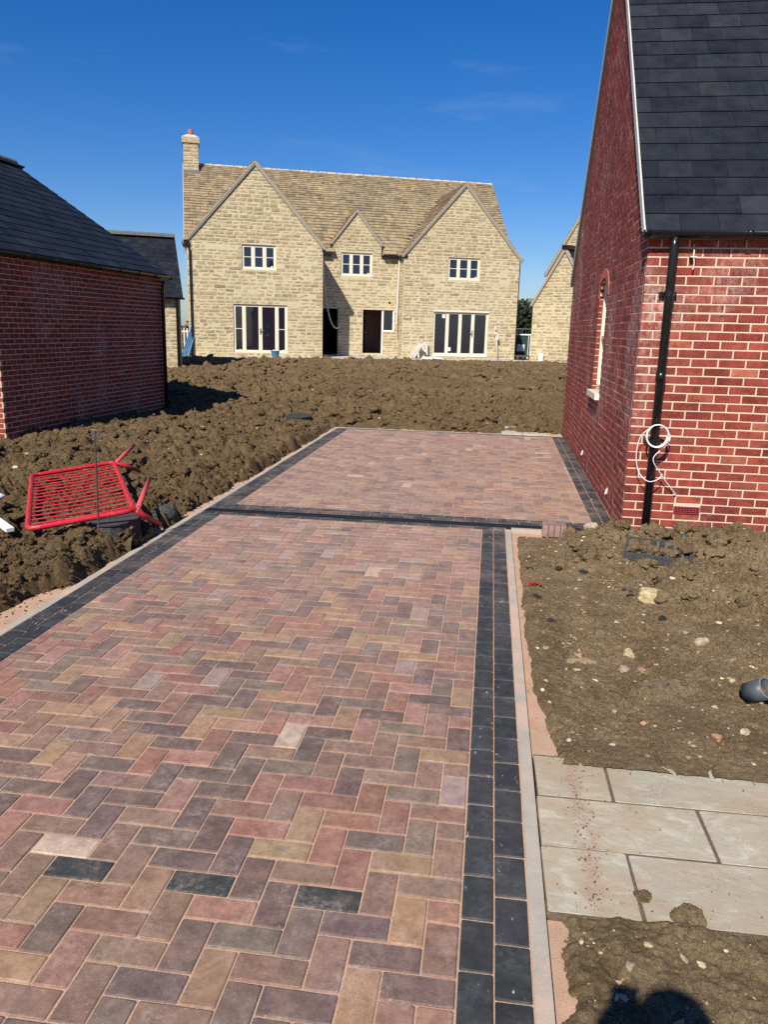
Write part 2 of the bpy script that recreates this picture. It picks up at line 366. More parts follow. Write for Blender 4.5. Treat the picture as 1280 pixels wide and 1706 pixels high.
def geom_slab(L, H, D, c):
    x, y = L/2, H/2; return np.array([(-x, -y, -D), (x, -y, -D), (x, y, -D), (-x, y, -D), (-x, -y, 0), (x, -y, 0), (x, y, 0), (-x, y, 0)])
F_SLAB = [(3, 2, 1, 0), (4, 5, 6, 7), (0, 1, 5, 4), (1, 2, 6, 5), (2, 3, 7, 6), (3, 0, 4, 7)]
SHAPES = {'brick': (geom_brick, F_BRICK), 'stone': (geom_stone, F_STONE), 'paver': (geom_paver, F_PAVER), 'slab': (geom_slab, F_SLAB)}
JOBS = []
class Lay:
    def __init__(s, parent, name, rest, mat, shape, jit=0., limit=300, rnd=.005, nvar=3, smooth=False):
        s.parent, s.name, s.rest, s.mat, s.shape, s.jit, s.limit, s.rnd, s.nvar = parent, name, rest, mat, shape, jit, limit, rnd, nvar
        s.P = []; JOBS.append(s)
    def add(s, M, L, H, D, c, tone): s.P.append((M, L, H, D, c, tone))
    def mesh(s, verts, faces, tones=None, name=None):
        me = bpy.data.meshes.new(name or s.name); me.from_pydata(verts, [], faces); me.materials.append(s.mat)
        at = me.attributes.new('tone', 'FLOAT_COLOR', 'FACE')
        at.data.foreach_set('color', np.ones(len(faces)*4) if tones is None else tones)
        return me
    def flush(s, dg):
        g, faces = SHAPES[s.shape]; P = s.P; n = len(P)
        if not n: return
        C = np.array([p[0][:3, 3] for p in P]); Nn = np.array([p[0][:3, 2] for p in P]); A = np.array([p[1]*p[2] for p in P])
        d = C-CAM; z = d@fwd; dist = np.linalg.norm(d, axis=1); zz = np.maximum(z, .01)
        x = PW/2+F_PX*(d@crt)/zz; y = PH/2-F_PX*(d@cup)/zz
        face = -(d*Nn).sum(1)/dist; px = A*np.maximum(face, 0)*F_PX**2/zz**2
        ok = (z > .3) & (x > -25) & (x < PW+25) & (y > -25) & (y < PH+25) & (face > .02) & (px > 12)
        order = [i for i in np.argsort(-px) if ok[i]]
        own = []
        for i in order:
            if len(own) >= s.limit: break
            v = Vector(d[i]/dist[i]); hit, loc, *_ = SC.ray_cast(dg, Vector(CAM)+v*.3, v)
            if hit and (loc-Vector(CAM)).length < dist[i]-.16-.012*dist[i]: continue
            own.append(i)
        cache = {}; r = s.rnd; mine = set(own)
        for i in own:
            M, Lx, Hy, D, c, tone = P[i]
            key = (round(Lx/r), round(Hy/r), RNG.randint(s.nvar))
            if key not in cache:
                vs = g(max(key[0], 1)*r, max(key[1], 1)*r, D, c); j = RNG.uniform(-1, 1, vs.shape)*s.jit; cache[key] = s.mesh((vs+j).tolist(), faces)
            o = bpy.data.objects.new(s.name, cache[key]); o.color = (*tone, 1); link(o, s.parent, Matrix(M.tolist()))
        rest = [i for i in range(n) if i not in mine]
        if not rest: return
        V, Fc, T = [], [], []; nv = len(g(1, 1, .1, .01)); 
        for k, i in enumerate(rest):
            M, Lx, Hy, D, c, tone = P[i]; vs = g(Lx, Hy, D, c); vs = vs+RNG.uniform(-1, 1, vs.shape)*s.jit
            V.append(vs@M[:3, :3].T+M[:3, 3]); Fc += [tuple(a+k*nv for a in f) for f in faces]; T.append(np.tile([*tone, 1.], (len(faces), 1)))
        me = s.mesh(np.vstack(V).tolist(), Fc, np.vstack(T).ravel(), s.rest); o = bpy.data.objects.new(s.rest, me); link(o, s.parent, Matrix()); o['kind'] = 'stuff'

def vary(c, a=.1, h=.04):
    k = 1+RNG.uniform(-a, a); return tuple(max(.004, x*k*(1+RNG.uniform(-h, h))) for x in c)
def pick(pal):
    w = np.array([p[0] for p in pal], float); i = RNG.choice(len(pal), p=w/w.sum()); return pal[i][1]
BRICKS = [(5, (.250, .050, .036)), (3, (.210, .041, .031)), (2, (.295, .066, .045)), (1, (.225, .055, .042)), (.12, (.34, .11, .065))]
STONES = [(4, (.42, .342, .205)), (3, (.38, .31, .186)), (1.4, (.465, .38, .232)), (.7, (.315, .258, .162)), (.4, (.435, .34, .187))]
TILES = [(4, (.315, .246, .157)), (3, (.28, .22, .142)), (1.4, (.33, .256, .155)), (.9, (.205, .162, .108)), (.7, (.345, .255, .135))]
SLATES = [(4, (.0115, .0138, .0195)), (3, (.0145, .0168, .023)), (2., (.0085, .0105, .016)), (1, (.019, .0215, .027))]

def spans(lo, hi, ops, v0, v1):
    iv = [(lo, hi)]
    for a, b, c, d in ops:
        if d <= v0+.012 or c >= v1-.012: continue
        nx = []
        for p, q in iv:
            if b <= p or a >= q: nx.append((p, q)); continue
            if a > p: nx.append((p, a))
            if b < q: nx.append((b, q))
        iv = nx
    return [x for x in iv if x[1]-x[0] > .03]
def lay_bricks(lay, F, lim, v0, v1, ops=(), first=0, D=.05, gap=.010, uref=0.):
    """stretcher bond in 75 mm courses; lim(v) gives the (u0, u1) of the wall at that height"""
    k = 0; v = v0
    while v < v1-.02:
        a, b = lim(v+.04); h = min(.065, v1-v-.005)
        for p, q in spans(a, b, ops, v, v+h):
            off = uref+(0 if (k+first) % 2 == 0 else .1125)
            i0 = math.floor((p-off)/.225)
            for i in range(i0, i0+int((q-p)/.225)+3):
                s0, s1 = max(p, off+i*.225), min(q, off+i*.225+.215)
                if s1-s0 < .03: continue
                tone = vary(pick(BRICKS), .12)
                lay.add(F.m((s0+s1)/2, v+h/2, RNG.uniform(.001, .004), RNG.uniform(-.006, .006)), s1-s0-RNG.uniform(.0005, .003), h-RNG.uniform(.001, .0035), D, .003, tone)
        v += .075; k += 1
def lay_stones(lay, F, lim, v0, v1, ops=(), D=.06, lo=.10, hi=.175, big=.0):
    v = v0
    while v < v1-.04:
        h = RNG.uniform(lo, hi); h = min(h, v1-v)
        a, b = lim(v+h*.6)
        for p, q in spans(a, b, ops, v, v+h):
            u = p
            while u < q-.02:
                l = RNG.uniform(.20, .54)
                if q-u-l < .11: l = q-u
                g = RNG.uniform(.013, .020); tone = vary(pick(STONES), .12)
                if l-g > .02: lay.add(F.m(u+l/2, v+h/2, RNG.uniform(-.006, .006), RNG.uniform(-.01, .01)), l-g, h-g, D, .014, tone)
                u += l
        v += h
def lay_slates(lay, F, lim, v0, v1, gauge=.235, w=.30, t=.007, pal=SLATES, tl=.017, rand=0., lenf=1.9, skip=None, mid=.5):
    k = 0; v = v0
    while v < v1-.02:
        g = gauge(v) if callable(gauge) else gauge
        a, b = lim(v+g/2); off = (0 if k % 2 == 0 else w*.5); u = a-off*(0 if rand else 1); Lg = min(g*lenf, v1-v+.06)
        if rand: u = a-RNG.uniform(0, .1)
        while u < b-.01:
            ww = RNG.uniform(.14, .40) if rand else w+RNG.uniform(-.022, .022)
            s0, s1 = max(a, u), min(b, u+ww-.003-(RNG.uniform(0, .006) if rand else 0))
            if s1-s0 > .02 and not (skip and skip(*F.p((s0+s1)/2, v+g*mid, 0))):
                tone = vary(pick(pal), .14)
                lay.add(F.m((s0+s1)/2, v+Lg/2+RNG.uniform(-.003, .003)*(1.3 if rand else 1), t*.5+Lg*.5*math.tan(t*tl/.006/ g*1.0 if False else tl/g*.55)+.004, RNG.uniform(-.004, .004)*(3 if rand else 1), -math.atan(tl/g*.55)), s1-s0, Lg, t*(1+RNG.uniform(0, .3)), 0, tone)
            u += ww
        v += g; k += 1

# ------------------------------------------------------------------ noise for the ground
def h2(ix, iy, s):
    n = (ix.astype(np.int64)*374761393+iy.astype(np.int64)*668265263+s*1274126177) & 0xffffffff
    n = ((n ^ (n >> 13))*1274126177) & 0xffffffff; n = ((n ^ (n >> 16))*2246822519) & 0xffffffff; return ((n ^ (n >> 15)) & 0xffffff)/float(0x1000000)
def vn(x, y, s):
    ix, iy = np.floor(x), np.floor(y); fx, fy = x-ix, y-iy; fx = fx*fx*(3-2*fx); fy = fy*fy*(3-2*fy)
    a, b, c, d = h2(ix, iy, s), h2(ix+1, iy, s), h2(ix, iy+1, s), h2(ix+1, iy+1, s); return (a*(1-fx)+b*fx)*(1-fy)+(c*(1-fx)+d*fx)*fy
def fbm(x, y, s, o=4, g=.5):
    r = 0; a = 1; t = 0
    for i in range(o): r = r+a*vn(x*2**i+i*17.3, y*2**i-i*9.1, s+i); t += a; a *= g
    return r/t
def clods(x, y, cell, r0, r1, prob, s):
    gx, gy = x/cell, y/cell; ix, iy = np.floor(gx), np.floor(gy); out = np.zeros_like(x)
    for dx in (-1, 0, 1):
        for dy in (-1, 0, 1):
            cx, cy = ix+dx, iy+dy; on = h2(cx, cy, s+3) < prob; r = (r0+(r1-r0)*h2(cx, cy, s+2)**1.5)
            px = (cx+h2(cx, cy, s))*cell; py = (cy+h2(cx, cy, s+1))*cell; e = .7+.6*h2(cx, cy, s+5)
            q = 1-((x-px)**2*e+(y-py)**2/e)/(r*r); out = np.maximum(out, np.where(on & (q > 0), np.sqrt(np.maximum(q, 0))*r*(.5+.45*h2(cx, cy, s+4)), 0))
    return out
def sst(x, a, b): t = np.clip((x-a)/(b-a), 0, 1); return t*t*(3-2*t)
KX_L, KX_R = -2.765, .265
def soil(x, y, rough=True):
    x = np.asarray(x, float); y = np.asarray(y, float)
    front = y-.373*(x+12.86)
    base = .055+.40*sst(front, 12.5, 31.5)-.35*sst(front, 32.0, 32.6)
    big = fbm(x*.55, y*.55, 5, 3)-.5
    left = x < KX_L+.002; amp = np.ones_like(x); h = base+big*.16*sst(front, 12, 16)
    # bank beside the drive on the left
    edge = KX_L+.05-.17*fbm(y*1.6, y*0+3.3, 21, 3)-.13*sst(y, 5.0, 4.2)+.16*np.exp(-((y-6.05)/.5)**2)
    bank = sst(edge-x+.05*(fbm(x*6, y*6, 23, 3)-.5), -.02, .11)
    hl = -.045+(base+.10+big*.16)*bank
    pit = np.exp(-(((x+2.83)/.075)**2+((y-6.12)/.33)**2)); hl = hl-.26*pit*(x < KX_L-.004)
    L_ = left & (y < 13.95); h = np.where(L_, hl, h); amp = np.where(L_, .10+1.0*sst(bank, .03, .3), amp)
    # strip behind the drive
    B_ = (~left) & (y >= 13.9) & (x < 1.4); k = sst(y, 13.9, 14.5); h = np.where(B_, -.02+(h+.02)*k, h); amp = np.where(B_, .2+.8*k, amp)
    # right-hand bed
    R_ = (x > 0) & (y < 7.2); e0 = KX_R+.004+(.085*sst(y, 4.2, 3.1)*np.where(y < 2.6, .35, 1)+.022)*fbm(y*3.1, y*0+8., 25, 3)*1.25; s = sst(x+.03*(fbm(x*14, y*14, 26, 3)-.5), e0, e0+.06); wallk = sst(y, 6.2, 6.9); rk = sst(x+(y-5)*.25, 1.1, 1.8)*sst(y, 4.2, 5.6)
    hr = -.045+.050*s+.012*(big*2)+.075*wallk*sst(x, .55, .95)+.07*rk-.05*sst(y, 6.75, 7.0)*(x < .9)
    h = np.where(R_, hr, h); ar = .07+.30*sst(x, .33, .6)*sst(fbm(x*1.7, y*1.7, 97, 4), .44, .60)+.55*rk+.5*wallk*sst(x, .8, 1.1)
    hr = hr+(.040+.05*(fbm(x*6, y*6, 91, 4)-.5))*sst(y, 3.035+.05*fbm(x*5, y*0, 94, 2), 3.11)*(1-sst(y, 3.15, 3.4))*sst(x, .40, .6)-.03*sst(y, 3.10, 3.03)
    S_ = R_ & (y < 2.3); lp = (fbm(x*6, y*6, 93, 4)-.47)*.09; h = np.where(S_, np.where(y > 2.15, lp*(1-sst(y, 2.15, 2.2))-.012, -.04+.035*s+.03*big+np.maximum(lp, -.02)*sst(y, 2.0, 2.14)), h); ar = np.where(S_, np.where(y > 2.13, .08, .2), ar); ar = np.where(R_ & (y < 3.09) & (y > 2.5), .06, ar); amp = np.where(R_, ar, amp)
    if not rough: return h
    wx = x+.07*(fbm(x*7, y*7, 31, 3)-.5)+.02*(vn(x*31, y*31, 35)-.5); wy = y+.07*(fbm(x*7+40, y*7, 33, 3)-.5)+.02*(vn(x*31, y*31, 36)-.5)
    big_c = np.maximum(clods(wx, wy, .46, .09, .22, .36, 100)*.62, clods(wx, wy, .23, .05, .12, .5, 200)*.72)
    small = .55*clods(wx+.3, wy, .10, .025, .060, .7, 300)+.6*clods(wx, wy+.7, .046, .012, .028, .75, 400)
    bil = 0; a = 1.
    for i, f in enumerate((3.3, 6.9, 14.1, 27., 47.)): bil = bil+a*np.abs(2*vn(wx*f+7*i, wy*f-3*i, 60+i)-1); a *= .74
    crumb = bil-1.2
    c = big_c+small+.060*crumb+(fbm(x*2.1, y*2.1, 50, 4)-.5)*.10
    fine = fbm(x*45, y*45, 80, 3)-.5
    dip = sst(np.hypot((x-1.42)/.36, (y-6.27)/.27), 1.15, .75)*R_; h = h-.05*dip; amp = amp*(1-.75*dip)
    amp = amp*np.where((x > 0) & (y < 7.2), 1., .45+1.15*sst(fbm(x*.8, y*.8, 77, 3), .33, .66))
    amp = np.where(L_ & (y < 6.5), np.maximum(amp, .85*sst(bank, .03, .3)), amp)
    ck = np.clip(1-np.abs(fbm(wx*3.2, wy*3.2, 61, 3)-.5)*55, 0, 1)*sst(fbm(x*1.9, y*1.9, 71, 2), .48, .62); h = h-.026*ck*R_*(x > KX_R+.15)
    return h+amp*(c-.05+fine*.035)+fine*.012
def sst_(x): return x

# ------------------------------------------------------------------ the ground
def grid(x0, x1, y0, y1, st):
    nx, ny = int((x1-x0)/st)+1, int((y1-y0)/st)+1; X, Y = np.meshgrid(np.linspace(x0, x1, nx), np.linspace(y0, y1, ny)); Z = soil(X, Y)
    V = np.stack([X, Y, Z], -1).reshape(-1, 3); i = np.arange((ny-1)*(nx-1)); r, c = i//(nx-1), i % (nx-1); a = r*nx+c
    return V, np.stack([a, a+1, a+nx+1, a+nx], -1)
def quad_mesh(name, Vs, Qs, mat, smooth=True):
    b = 0; q = []
    for v, f in zip(Vs, Qs): q.append(f+b); b += len(v)
    V = np.vstack(Vs); Q = np.vstack(q); me = bpy.data.meshes.new(name)
    me.vertices.add(len(V)); me.vertices.foreach_set('co', V.ravel().astype(np.float32))
    me.loops.add(Q.size); me.loops.foreach_set('vertex_index', Q.ravel().astype(np.int32))
    me.polygons.add(len(Q)); me.polygons.foreach_set('loop_start', (np.arange(len(Q))*4).astype(np.int32))
    me.update(calc_edges=True); me.polygons.foreach_set('use_smooth', np.full(len(Q), smooth)); me.materials.append(mat); return me
_gy = [-40, 13.5, 22, 34, 60, 800]; _gz = [-.45, -.45, -.3, -.1, .05, .05]
mb = MB(); mb.v = [(x, y, z) for y, z in zip(_gy, _gz) for x in (-600., 600.)]; mb.f = [(2*i, 2*i+1, 2*i+3, 2*i+2) for i in range(5)]
tag(mb.build('ground', M_SOIL), kind='structure')
P = [grid(-9., KX_L, 2.6, 9, .018), grid(-10., KX_L, 9, 13.95, .027), grid(-15, 1.35, 13.9, 22, .036), grid(1.35, 6, 14.6, 22, .05), grid(-20, 8, 22, 41, .065),
     grid(KX_R, 3.3, 3.02, 7.0, .0095), grid(KX_R, 1.75, .75, 2.21, .0065)]
so = bpy.data.objects.new('soil', quad_mesh('soil', [p[0] for p in P], [p[1] for p in P], M_SOIL)); link(so); tag(so, kind='structure')

# ------------------------------------------------------------------ driveway
mb = MB()
mb.wbox(KX_L+.05, .215, .55, 7.085, -.20, -.0045); mb.wbox(KX_L+.05, 1.335, 7.225, 13.9, -.20, -.0045)
drive = tag(mb.build('driveway', M_SAND), kind='structure')
mb = MB(); mb.wbox(KX_L-.62, KX_L-.002, .6, 14.1, -.3, -.028); mb.wbox(KX_R+.002, KX_R+.34, .6, 2.138, -.3, -.027); mb.wbox(KX_R+.002, KX_R+.34, 3.117, 7.0, -.3, -.027); mb.wbox(-3.4, 1.34, 13.96, 14.25, -.3, -.02)
mb.wbox(KX_R+.345, 1.9, 1.95, 2.138, -.3, -.020)
tag(mb.build('sand_bedding', M_SAND), kind='structure')
pav = Lay(drive, 'paver', 'paver_field', M_PAV, 'paver', .0006, 300, .002)
blk = Lay(drive, 'edging_block', 'edging_block_field', M_BLK, 'paver', .0006, 300, .002)
PAVERS = [(2.6, (.262, .129, .094)), (2.0, (.300, .188, .112)), (3.1, (.142, .095, .083)), (3.0, (.225, .134, .098)), (.35, (.300, .225, .195)), (1.7, (.175, .126, .097)), (1.2, (.29, .155, .116)), (.15, (.43, .315, .24))]
MX, MY = .1055, .1016; GX0, GY0 = -.422, 2.038
def xr_rear(y): return 1.045+.0115*(y-7.1)
def herring(x0, x1f, y0, y1):
    for j in range(int((y0-GY0)/MY)-2, int((y1-GY0)/MY)+2):
        for i in range(-26, 18):
            k = (i+j+1) % 4
            if k == 0: a, b, c, d = i, i+2, j, j+1
            elif k == 2: a, b, c, d = i, i+1, j, j+2
            else: continue
            X0, X1, Y0, Y1 = GX0+a*MX, GX0+b*MX, GY0+c*MY, GY0+d*MY
            x1 = x1f((Y0+Y1)/2); X0, X1, Y0, Y1 = max(X0, x0), min(X1, x1), max(Y0, y0), min(Y1, y1)
            if X1-X0 < .028 or Y1-Y0 < .028: continue
            tone = vary(pick(PAVERS), .13, .05); nz = RNG.uniform(-.0015, .0012)
            if k == 0 and j == 0 and i in (-1, -5, -9): tone = (.030, .038, .038)
            # gaps wander a little
            g = .0052; pav.add(FG.m((X0+X1)/2+RNG.uniform(-.001, .001), (Y0+Y1)/2+RNG.uniform(-.001, .001), nz, RNG.uniform(-.006, .006)), X1-X0-g, Y1-Y0-g, .05, .0042, tone)
herring(-2.498, lambda y: -.002, .75, 6.975); herring(-2.498, lambda y: xr_rear(y)-.003, 7.438, 13.755)
def run_y(x0, x1, y0, y1, first, dx=0.):
    y = y0-first*.2022
    while y < y1:
        a, b = max(y, y0), min(y+.2022, y1); y += .2022
        if b-a < .03: continue
        s = dx*((a+b)/2-y0); c = vary((.033, .035, .036), .22, .05)
        blk.add(FG.m((x0+x1)/2+s, (a+b)/2, RNG.uniform(-.001, .001), -math.atan(dx)+RNG.uniform(-.005, .005)), x1-x0-.0045, b-a-.0045, .05, .005, c)
def run_x(x0, x1, y0, y1, first):
    x = x0-first*.206
    while x < x1:
        a, b = max(x, x0), min(x+.206, x1); x += .206
        if b-a < .03: continue
        blk.add(FG.m((a+b)/2, (y0+y1)/2, RNG.uniform(-.001, .001), RNG.uniform(-.004, .004)), b-a-.0045, y1-y0-.0045, .05, .005, vary((.033, .035, .036), .22, .05))
run_y(0, .1025, .66, 6.975, .02); run_y(.1025, .2095, .66, 6.975, .45)
run_y(-2.602, -2.498, .66, 6.975, .3); run_y(-2.706, -2.602, .66, 6.975, .8)
run_x(-2.706, .2095, 6.978, 7.083, .3)
run_x(-2.498, 1.27, 7.228, 7.332, .2); run_x(-2.498, 1.045, 7.332, 7.436, .7)
run_y(-2.602, -2.498, 7.228, 13.755, .1); run_y(-2.706, -2.602, 7.228, 13.755, .6)
run_y(1.046, 1.148, 7.34, 13.755, .3, .0115); run_y(1.149, 1.251, 7.34, 13.755, .8, .0115)
run_x(-2.706, 1.33, 13.757, 13.86, .4)
kb = tag(MB().build('kerb', M_KERB), kind='structure') if False else None
def kerb(name, rects):
    root = None
    for r in rects:
        mb = MB(); mb.wbox(*r)
        if root is None: root = tag(mb.build(name, M_KERB), kind='structure'); 
        else: mb.build('kerbstone', M_KERB, root)
def kerb_y(x0, x1, y0, y1, top):
    ys = np.arange(y0, y1, .915); kerb('kerb', [(x0+RNG.uniform(-.002, .002), x1, a, min(a+.909, y1), -.15, top+RNG.uniform(-.003, .002)) for a in ys])
kerb_y(.2115, .2625, .5, 7.02, .001); kerb_y(-2.762, -2.709, .6, 13.9, -.002)
kerb('kerb', [(.2665, .95, 7.026, 7.08, -.15, .004), (.955, 1.235, 7.026, 7.08, -.15, .002)])
kerb('kerb', [(-2.76+i*.915, min(-2.76+i*.915+.909, .28), 13.866, 13.91, -.12, .004) for i in range(4)])
# light slabs behind the drive, along the end of the right garage
pth = MB(); pth.wbox(.24, 1.33, 13.93, 15.3, -.15, -.012); pth = tag(pth.build('path', M_SAND), kind='structure')
sl2 = Lay(pth, 'paving_slab', 'paving_slab_rest', M_SLAB, 'paver', .001)
for a, b, c, d in ((.25, .62, 13.935, 14.36), (.63, 1.30, 13.935, 14.36), (.25, .86, 14.37, 14.82), (.87, 1.30, 14.37, 14.82), (.25, .7, 14.83, 15.28), (.71, 1.3, 14.83, 15.28)):
    sl2.add(FG.m((a+b)/2, (c+d)/2, .012), b-a, d-c, .03, .004, vary((.50, .49, .43), .08))
# channel drain across the drive
dr = thing('channel_drain', 'slotted black channel drain running across the block drive', 'drain', (-.7, 7.155, 0))
mb = MB(); mb.wbox(-2.70, 1.24, 7.086, 7.0985, -.12, -.001); mb.wbox(-2.70, 1.24, 7.2115, 7.224, -.12, -.001); mb.wbox(-2.70, 1.24, 7.0985, 7.2115, -.12, -.10); mb.build('channel_body', M_IRON, dr)
mb = MB()
for i in range(int(3.94/.03)): x = -2.698+i*.03; mb.wbox(x, x+.0135, 7.0995, 7.2105, -.018, -.003)
mb.wbox(-2.699, 1.239, 7.148, 7.162, -.019, -.0025)
mb.build('grating', M_IRON, dr, kind='stuff')

# sandstone patio
mb = MB(); mb.wbox(.272, 1.95, 2.146, 3.09, -.2, -.0032); patio = tag(mb.build('patio', plain('patio joint mortar', (.135, .102, .078), .95, .1, .5, 160, .004)), kind='structure')
slb = Lay(patio, 'paving_slab', 'paving_slab_rest', M_SLAB, 'paver', .0016)
def slab(poly_x, y0a, y0b, y1a, y1b, tone):
    a, b = poly_x; slb.add(FG.m((a+b)/2, (y0a+y1a)/2, RNG.uniform(-.002, .002), .012), b-a+.006, y1a-y0a+.005, .028, .0022, tone)
for (a, b), (c, d), tn in (((.276, .556), (2.790, 3.075), (.41, .365, .27)), ((.574, 1.42), (2.796, 3.085), (.365, .345, .265)), ((1.435, 1.9), (2.80, 3.09), (.385, .35, .265)),
                           ((.273, .868), (2.480, 2.776), (.41, .352, .255)), ((.886, 1.48), (2.484, 2.784), (.41, .36, .265)), ((1.495, 1.9), (2.49, 2.784), (.40, .35, .258)),
                           ((.272, .556), (2.152, 2.468), (.41, .357, .258)), ((.574, 1.17), (2.156, 2.470), (.375, .35, .27)), ((1.186, 1.9), (2.16, 2.470), (.385, .35, .265))):
    slab((a, b), c, c, d, d, tn)

# ------------------------------------------------------------------ right brick garage
GA = thing('brick_garage', 'red brick garage with arched gable window and steep slate roof', 'garage', (1.253, 7.09, .0))
gd = np.array([.0105, 1., 0]); gd /= np.linalg.norm(gd); gx = np.array([gd[1], -gd[0], 0]); GO = np.array([1.253, 7.09, .09])
FF = Fr(GO, gx, (0, 0, 1)); FS = Fr(GO, -gd, (0, 0, 1))
GW, GLEN, GV, OVG = 7.17, 3.6, 2.485, .07; ES, RS = 2.615, 1.045
WOPS = [(-3.14, -2.40, 1.0, 2.13), (-3.11, -2.43, 2.13, 2.21), (-3.03, -2.51, 2.21, 2.28), (-2.92, -2.62, 2.28, 2.325)]
VENT = (.436, .665, .128, .198)
mb = MB(); mb.wall(FF, .005, GLEN, -.35, GV, [], .2); mb.wall(FS, -GW, -.005, -.35, GV, [(o[0]-.006, o[1]+.006, o[2], o[3]+.004) for o in WOPS], .2)
mb.prism(FS, [(-GW, GV), (-.005, GV), (-.005, ES-.14), (-GW/2, ES+GW/2*RS-.15), (-GW, ES-.14)], -.2015, -.0015)
mb.box(FF, 0, GLEN, -.35, GV, -GW, -GW+.2); mb.box(FF, GLEN-.2, GLEN, -.35, GV, -GW, -.22)
wallA = mb.build('wall', M_MORT, GA)
lb = Lay(wallA, 'brick', 'brickwork', M_BRK, 'brick', .0012, 300, .004)
lay_bricks(lb, FF, lambda v: (0., 1.75), -.15, GV, [VENT], 0, .05, uref=-.1125)
def gl(v): 
    k = 0 if v < ES-.12 else (v-ES+.12)/RS; return (-GW+k, -.0505-k)
lay_bricks(lb, FS, gl, -.15, ES+GW/2*RS-.15, WOPS, 1, .05, uref=-.1625)
mb = MB(); mb.wall(FF, .44, .66, .132, .194, [(.447+i*.0262, .447+i*.0262+.0205, .140+j*.0175, .140+j*.0175+.0125) for i in range(8) for j in range(3)], .012, .014); mb.box(FF, .438, .662, .130, .196, 0, .0015); mb.build('air_vent', M_REDVENT, GA)
# arched window in the gable
wn = MB(); uL, uR = -3.14, -2.40; cx = (uL+uR)/2
wn.box(FS, uR-.055, uR, 1.0, 2.16, -.13, -.046); wn.box(FS, uL, uL+.055, 1.0, 2.16, -.13, -.046); wn.box(FS, uL+.055, uR-.055, 1.0, 1.07, -.13, -.046); wn.box(FS, cx-.03, cx+.03, 1.07, 2.2, -.128, -.052); wn.box(FS, uL+.055, uR-.055, 1.62, 1.66, -.127, -.053)
arc = [(cx+.37*math.cos(a), 2.13+.20*math.sin(a)) for a in np.linspace(0, math.pi, 13)]; arci = [(cx+.315*math.cos(a), 2.13+.15*math.sin(a)) for a in np.linspace(0, math.pi, 13)]
for i in range(12): wn.prism(FS, [arc[i], arc[i+1], arci[i+1], arci[i]], -.13, -.046)
wnd = wn.build('window', M_CREAM, GA)
g = MB(); g.box(FS, uL+.03, uR-.03, 1.03, 2.3, -.105, -.096); g.build('pane', M_GLASS, wnd)
s = MB(); s.box(FS, uL-.06, uR+.06, .925, .995, -.12, .055); s.build('sill', M_CREAM, wnd)
av = Lay(wallA, 'arch_brick', 'arch_brickwork', M_BRK, 'brick', .001)
for i, a in enumerate(np.linspace(.12, math.pi-.12, 12)):
    u, v = cx+.43*math.cos(a), 2.12+.26*math.sin(a); av.add(FS.m(u, v, .012, a-math.pi/2), .082, .112, .16, .003, vary((.33, .10, .065), .1))
# roof
FR = Fr(FF.p(-.045, ES-.03-OVG*RS*.98, OVG), gx, gd+np.array([0, 0, RS])); sl_len = math.hypot(1, RS)*(GW/2+OVG)
FRb = Fr(FF.p(-.035, ES-.03-OVG*RS*.98, -GW-OVG), -gx, -gd+np.array([0, 0, RS]))
mb = MB(); mb.box(FR, 0.006, GLEN+.3, .0, sl_len, -.08, -.004); mb.box(FRb, -GLEN-.3, -.006, 0, sl_len-.09, -.08, -.004); roofA = mb.build('roof', M_SOFFIT, GA)
ls = Lay(roofA, 'slate', 'slating', M_SLT, 'slab', .0008, 300, .004)
lay_slates(ls, FR, lambda v: (.0, 2.6), -.035, sl_len, .235, .295)
mb = MB(); mb.box(FR, -.012, .005, .0, sl_len, -.075, .010); mb.build('verge', M_VERGE, GA); mb = MB(); mb.box(FRb, -.005, .012, .0, sl_len, -.075, .012); mb.build('verge', M_VERGE, GA)
mb = MB(); mb.box(FRb, -.14, .004, .02, sl_len-.05, -.092, -.081); mb.build('undercloak', M_SOFFIT, GA); mb = MB(); mb.box(FR, .003, .14, .02, sl_len-.05, -.092, -.081); mb.build('undercloak', M_SOFFIT, GA)
def spline(P, n=7):
    P = [np.array(p, float) for p in P]; Q = [2*P[0]-P[1]]+P+[2*P[-1]-P[-2]]; out = []
    for i in range(1, len(Q)-2):
        a, b, c, d = Q[i-1:i+3]
        for k in range(n): t = k/n; out.append(.5*(2*b+(c-a)*t+(2*a-5*b+4*c-d)*t*t+(3*b-a-3*c+d)*t**3))
    return out+[P[-1]]
def halfpipe(mb, p0, p1, r, seg=8):
    p0, p1 = Vector(p0), Vector(p1); t = (p1-p0).normalized(); x = t.cross(Vector((0, 0, 1))).normalized()
    A = [math.pi+math.pi*k/seg for k in range(seg+1)]; ri = r-.004
    prof = [(r*math.cos(a), r*math.sin(a)) for a in A]+[(ri*math.cos(a), ri*math.sin(a)) for a in reversed(A)]
    k = len(prof); V = [p+x*c+Vector((0, 0, s_)) for p in (p0, p1) for c, s_ in prof]
    mb.add(V, [(i, (i+1) % k, k+(i+1) % k, k+i) for i in range(k)]+[tuple(range(k-1, -1, -1)), tuple(range(k, 2*k))])
def gutter(parent, p0, p1, r=.056, brackets=.9):
    mb = MB(); halfpipe(mb, p0, p1, r); d = Vector(p1)-Vector(p0); n = max(2, int(d.length/brackets)); x = d.normalized()
    for i in range(n+1):
        c = Vector(p0)+d*(i/n); halfpipe(mb, c-x*.022, c+x*.022, r+.006)
    return mb.build('gutter', M_BLACKPVC, parent, True)
gz = ES-.03-OVG*RS+.0
gutter(GA, FF.p(-.05, gz+.005, .098), FF.p(3.2, gz+.005, .098), .056, .8)
mb = MB(); mb.box(FF, -.03, 3.4, GV-.012, GV+.06, .012, .034); mb.build('fascia', M_BLACKPVC, GA)
